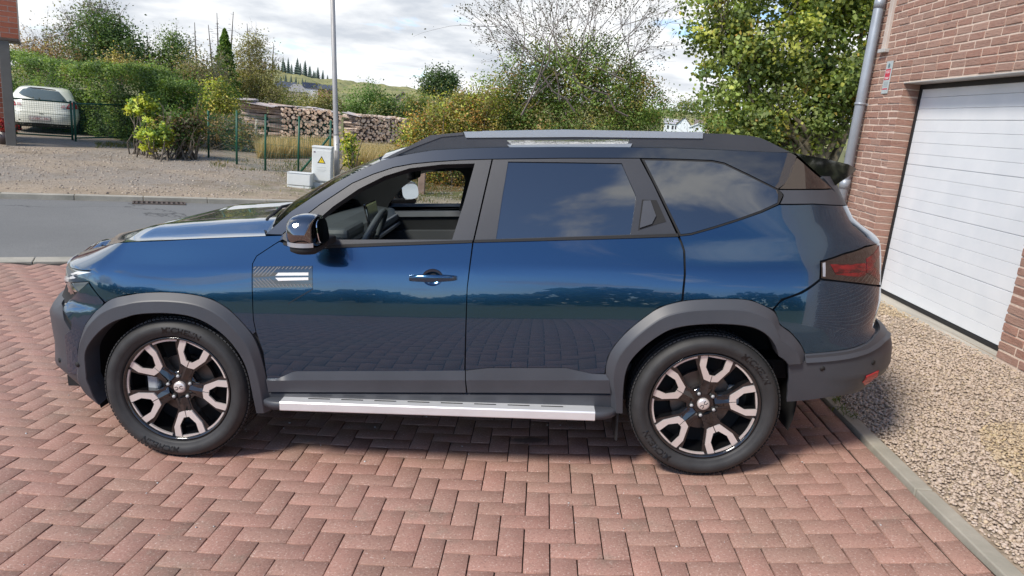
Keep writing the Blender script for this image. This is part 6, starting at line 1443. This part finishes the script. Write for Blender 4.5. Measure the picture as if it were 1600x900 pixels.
def log_stack(label, A, B, d0, d1, top, end_on, rad, n_max, sink=0.0, base_v=None):
    """A, B: left/right edge pixels of the face; top(x01) -> pixel row of the top edge"""
    pa, pb_ = base_of(A, d0), base_of(B, d1); root = thing('log_stack', label, 'log stack', tuple((pa + pb_) / 2), 0, 'log stacks behind the wire fence'); off = (pa + pb_) / 2; ax = pb_ - pa; ax[2] = 0; L_ = np.linalg.norm(ax); ax /= L_; ang = math.atan2(ax[1], ax[0]); nrm = Vector((ax[1], -ax[0], 0)); cnt = 0
    z = rad
    row = 0
    while cnt < n_max:
        placed = False
        x = (rad if row % 2 else 0) + rad * .5
        while x < L_:
            t = x / L_; d_ = d0 + (d1 - d0) * t; u = A + (B - A) * t; ht = (at_depth(u, top(t), d_) - base_of(u, d_))[2]
            step = 2 * rad if end_on else 1.05
            if z < ht and cnt < n_max:
                r_ = rad * random.uniform(.62, 1.12); o = bpy.data.objects.new('log', LOGS[random.randrange(5)]); COL.objects.link(o); o.parent = root
                p = pa + ax * (x if end_on else min(x + .5, L_)) - off
                yawr = ang + (math.pi / 2 + random.gauss(0, .06) if end_on else random.gauss(0, .03)); fwd = random.uniform(-.07, .07)
                o.matrix_basis = Matrix.Translation(Vector((p[0], p[1], z + random.uniform(-.012, .012))) + nrm * fwd) @ Matrix.Rotation(yawr, 4, 'Z') @ Matrix.Rotation(random.gauss(0, .05), 4, 'Y') @ Matrix.Rotation(random.uniform(0, 6), 4, 'X') @ Matrix.Diagonal((1.0 if end_on else random.uniform(.9, 1.06), r_, r_, 1)); cnt += 1; placed = True
            x += step
        z += rad * 1.62; row += 1
        if not placed or z > 4: break
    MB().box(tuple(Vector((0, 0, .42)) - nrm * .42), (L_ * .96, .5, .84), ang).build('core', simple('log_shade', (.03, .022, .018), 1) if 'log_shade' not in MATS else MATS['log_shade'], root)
    return root
log_stack('stack of long logs lying sideways, leftmost of the log stacks', 370, 441, 26.0, 26.4, lambda t: 157 + 7 * t, False, .062, 90)
log_stack('stack of split logs with cut ends showing, left of the lamp post', 437, 528, 26.4, 27.4, lambda t: 166 + 8 * t, True, .063, 298)
log_stack('stack of logs with cut ends showing, right of the lamp post', 546, 626, 28.5, 30.0, lambda t: 178 + 7 * t, True, .066, 298)
SHEET = grainy('weathered_sheet', (.52, .47, .46), .85, .25, 3, .2, 40)
for u0, v0, u1, v1, d_, lab in ((371, 156, 400, 158, 25.9, 'grey weathered board on top of the leftmost log stack, left end'), (392, 160, 438, 168, 26.0, 'long grey weathered sheet over the leftmost log stack'), (430, 165, 466, 167, 26.5, 'pale grey weathered sheet where the two left log stacks meet'), (463, 169, 500, 172, 26.9, 'grey weathered board on the split log stack'), (488, 169, 530, 178, 27.2, 'grey weathered sheet on the split log stack beside the lamp post'), (538, 175, 566, 182, 28.3, 'pale board lying on the log stack right behind the lamp post'), (560, 183, 618, 187, 29.3, 'long pale board lying on the right-hand log stack')):
    a, b = at_depth(u0, v0, d_), at_depth(u1, v1, d_); c_ = (a + b) / 2; dv = Vector(b - a); mb = MB(); ln = dv.length; Mx = dv.to_track_quat('X', 'Z').to_matrix().to_4x4()
    for k in range(4): mb.box(Mx @ Vector((random.uniform(-.08, .08), -.45 + k * .28, random.uniform(-.03, .05) + .02 * (k % 2))), (ln * random.uniform(.85, 1.05), .27, .025), 0, 0, Mx @ Matrix.Rotation(random.gauss(0, .05), 4, 'Z'))
    o = mb.build('weathered_board', SHEET); o.location = c_; tag(o, lab, 'board', 'boards and sheets covering the log stacks')

# ---- houses in the distance
def house(name, label, uL, uR, v_eave, v_ridge, v_base, d, wall, roof, depth=8.0, gable=False, wins=(), group=None, yaw=None, hip=0.0):
    u = (uL + uR) / 2; P = at_depth(u, v_base, d); w_ = (uR - uL) * d / F; he = (at_depth(u, v_eave, d) - P)[2]; hr = (at_depth(u, v_ridge, d) - P)[2]; root = thing(name, label, 'house', tuple(P), yaw_to_cam(P) if yaw is None else yaw, group)
    X = w_ / 2; mb = MB().box((0, depth / 2, he / 2 - 3), (w_, depth, he + 6)); 
    if gable: mb.prism([(-X, 0, he), (X, 0, he), (0, 0, hr)], (0, .01, 0), (0, depth, 0))
    mb.build('wall', wall, root); mb = MB(); e = .25
    if gable: 
        for s_ in (-1, 1): mb.prism([(s_ * (X + e), -e, he - .1), (0, -e, hr + .05), (0, -e, hr + .25), (s_ * (X + e), -e, he + .1)], (0, 0, 0), (0, depth + 2 * e, 0))
    else:
        R1, R2 = Vector((-X - e + hip, depth / 2, hr)), Vector((X + e - hip, depth / 2, hr)); E = [Vector((-X - e, -e, he)), Vector((X + e, -e, he)), Vector((X + e, depth + e, he)), Vector((-X - e, depth + e, he))]
        mb.add(E + [R1, R2], [(0, 1, 5, 4), (2, 3, 4, 5), (1, 2, 5), (3, 0, 4), (3, 2, 1, 0)])
    mb.build('roof', roof, root)
    for (x, z, ww, hh) in wins: f_ = MB().box((x * w_, -.02, z * he), (ww * w_, .08, hh * he)).build('window', MATS.get('far_window') or simple('far_window', (.04, .04, .05), .2), root)
    return root
SL = grainy('slate', (.075, .085, .115), .55, .1, 2); RN_ = grainy('render_red', (.44, .24, .18), .9, .1, 1); CRM = grainy('render_cream', (.46, .36, .27), .9, .1, 1); WHT = simple('render_white', (.74, .78, .80), .8); TIN = grainy('fibre_roof', (.26, .25, .24), .8, .15, 3); TILE = grainy('roof_tile', (.22, .18, .16), .8, .15, 2)
house('far_house', 'distant house with a blue grey roof, leftmost of the far row', 431, 462, 136, 127, 146, 215, CRM, SL, 9, wins=[(-.1, .55, .12, .35)])
house('far_barn', 'distant barn with a large pale grey roof before the leftmost far house', 447, 481, 143.5, 131, 150, 190, CRM, TIN, 12, hip=2.2)
house('far_house', 'distant house with a nearly black roof, left of the red brick far house', 474, 499, 138, 129, 148, 225, WHT, grainy('slate_dark', (.028, .032, .05), .5, .1, 2), 9)
house('far_house', 'distant red brick house with a blue slate roof, right end of the far row', 497, 521, 140, 132, 149, 220, RN_, SL, 9, wins=[(-.2, .6, .16, .35), (.22, .55, .12, .3)])
house('stone_gable_house', 'old stone gable end rising over the scrub left of the round oak', 614, 643, 157, 145, 170, 120, grainy('old_stone', (.34, .27, .22), .95, .3, 1.2), TILE, 10, True)
house('far_white_house', 'distant white house with a dark gabled roof, middle of the three by the maple', 1056, 1076, 195, 183, 212, 150, WHT, TILE, 9, True)
house('far_white_house', 'distant white house with small dark windows, left of the gabled white house', 1036, 1056, 193, 185, 212, 162, WHT, grainy('roof_pale', (.5, .48, .5), .7, .1, 2), 9, wins=[(-.2, .7, .14, .3), (.15, .7, .14, .3), (.38, .72, .1, .3)])
house('far_white_house', 'small bright white gabled annexe, rightmost of the far white houses', 1076, 1102, 200, 194, 212, 140, WHT, WHT, 7, True)
house('far_house', 'distant brown roofed house between the white houses and the maple', 1084, 1108, 197, 186, 208, 175, CRM, TILE, 9)

# ---- the hill
q = NT('hillside'); v = q.pos(); n1 = q.noise(v, .045, 6, .6); n2 = q.noise(v, .012, 4); n3 = q.noise(v, .25, 4, .7)
c = q.ramp(n2, [(.38, (.16, .19, .07)), (.5, (.36, .33, .13)), (.62, (.22, .24, .09))]); c = q.mix(q.ramp(n1, [(.4, (0, 0, 0)), (.6, (.7,) * 3)]), c, (.30, .28, .10)); c = q.mix(q.ramp(n3, [(.35, (.65,) * 3), (.6, (0, 0, 0))]), c, (.10, .125, .055)); q.color(c); q.set(Roughness=1)
us = np.arange(-1500, 3200, 4.0); ks = np.linspace(0, 1, 46); tops = np.interp(us, [-1500, -200, 100, 430, 500, 560, 645, 750, 900, 1050, 1150, 1300, 1700, 3200], [-40, 88, 104, 106, 119, 124, 135, 145, 158, 170, 177, 190, 226, 345])
D0_, D1_ = 260., 640.; V = []
Pm = np.array([[at_depth(u, tv, D1_) for u, tv in zip(us, tops)]])[0]; base_xy = np.array([at_depth(u, 300, D0_) for u in us])
import mathutils
for i_ in range(len(us)):
    z0 = gz(base_xy[i_][0], base_xy[i_][1]) - 1.5
    for k in ks:
        x, y = base_xy[i_][:2] * (1 - k) + Pm[i_][:2] * k; z = z0 + (Pm[i_][2] - 2.0 - z0) * (k ** 1.15); nz_ = mathutils.noise.noise(Vector((x * .09, y * .035, 0))) * 2.2 + mathutils.noise.noise(Vector((x * .25, y * .09, 3))) * 1.3
        V.append((x, y, z + nz_ * min(1, k * 4)))
    b_ = V[-1]; V.append((b_[0] + (b_[0] - base_xy[i_][0]) * .6, b_[1] + (b_[1] - base_xy[i_][1]) * .6, b_[2] - 22))
n = len(ks) + 1; i, j = np.meshgrid(np.arange(len(us) - 1), np.arange(n - 1), indexing='ij'); a = (i * n + j).ravel()
tag(link('hill', mesh_arr('hill', V, np.stack([a, a + n, a + n + 1, a + 1], 1), True), None, MATS['hillside']), kind='structure')
# spruces along the ridge and below it
def spruce_mesh():
    mb = MB(); n = 9
    for k in range(7):
        z0 = .06 + k * .132; r_ = .30 * (1 - k / 7.6); ring = [(r_ * (1 if i_ % 2 else .6) * math.cos(6.283 * i_ / n), r_ * (1 if i_ % 2 else .6) * math.sin(6.283 * i_ / n), z0 - (.03 if i_ % 2 else 0)) for i_ in range(n)]; mb.add(ring + [(0, 0, z0 + .20)], [(i_, (i_ + 1) % n, n) for i_ in range(n)])
    mb.tube([(0, 0, 0), (0, 0, .2)], .02, 5); me = mb.mesh('spruce'); me.materials.append(grainy('hazed_spruce_needles', (.075, .105, .085), .95, .3, 5)); return me  # needle colour lightened and blued to stand for distance haze
SPM = spruce_mesh()
for k, (u, v_, s_) in enumerate([(428, 107, 12), (434, 107, 14), (440, 109, 13), (445, 109, 15), (450, 110, 14), (455.5, 112, 9), (461, 112, 14), (465.5, 113, 16), (470, 114, 11), (476, 115, 14), (481, 116, 12), (485, 116, 14), (489, 117, 12), (493, 117.5, 13), (498, 118.5, 14), (504, 119, 12), (511.5, 120.5, 9)] + [(440, 127, 10), (447, 127, 12), (456, 128, 9), (461, 129, 9), (468, 130, 9), (474, 130, 10), (478.5, 131, 9)]):
    d_ = 632 if k < 17 else 420; P = at_depth(u + random.uniform(-2, 2), v_ + (6 if k < 17 else 2), d_); o = bpy.data.objects.new('spruce', SPM); COL.objects.link(o); o.location = P; h_ = (s_ * 1.1 + (5 if k < 17 else 0)) * random.uniform(.55, 1.25) * d_ / F; o.scale = (h_ * random.uniform(.8, 1.5), h_ * 1.0, h_); o.rotation_euler = (0, 0, k)
    tag(o, 'dark spruce in the row on the ridge of the far hill' if k < 17 else 'dark spruce on the slope just above the far house roofs', 'tree', 'spruces on the ridge' if k < 17 else 'spruces above the far roofs')


# small weeds along the concrete edging and in the far kerb
Ps = [on_ground(u + RNG.normal(0, 5), v_ + RNG.normal(0, 4)) for u, v_ in ((1303, 632), (1312, 640), (1322, 648), (1306, 625), (1330, 655)) for _ in range(26)] + [on_ground(u + RNG.normal(0, 6), 296 + RNG.normal(0, 1.5)) for u in (505, 512, 498) for _ in range(30)]
P = np.array(Ps); n = len(P); blades('weeds', P, RNG.uniform(.012, .05, n), np.array([(.10, .15, .04), (.16, .19, .07)])[RNG.integers(0, 2, n)], .004, .8)
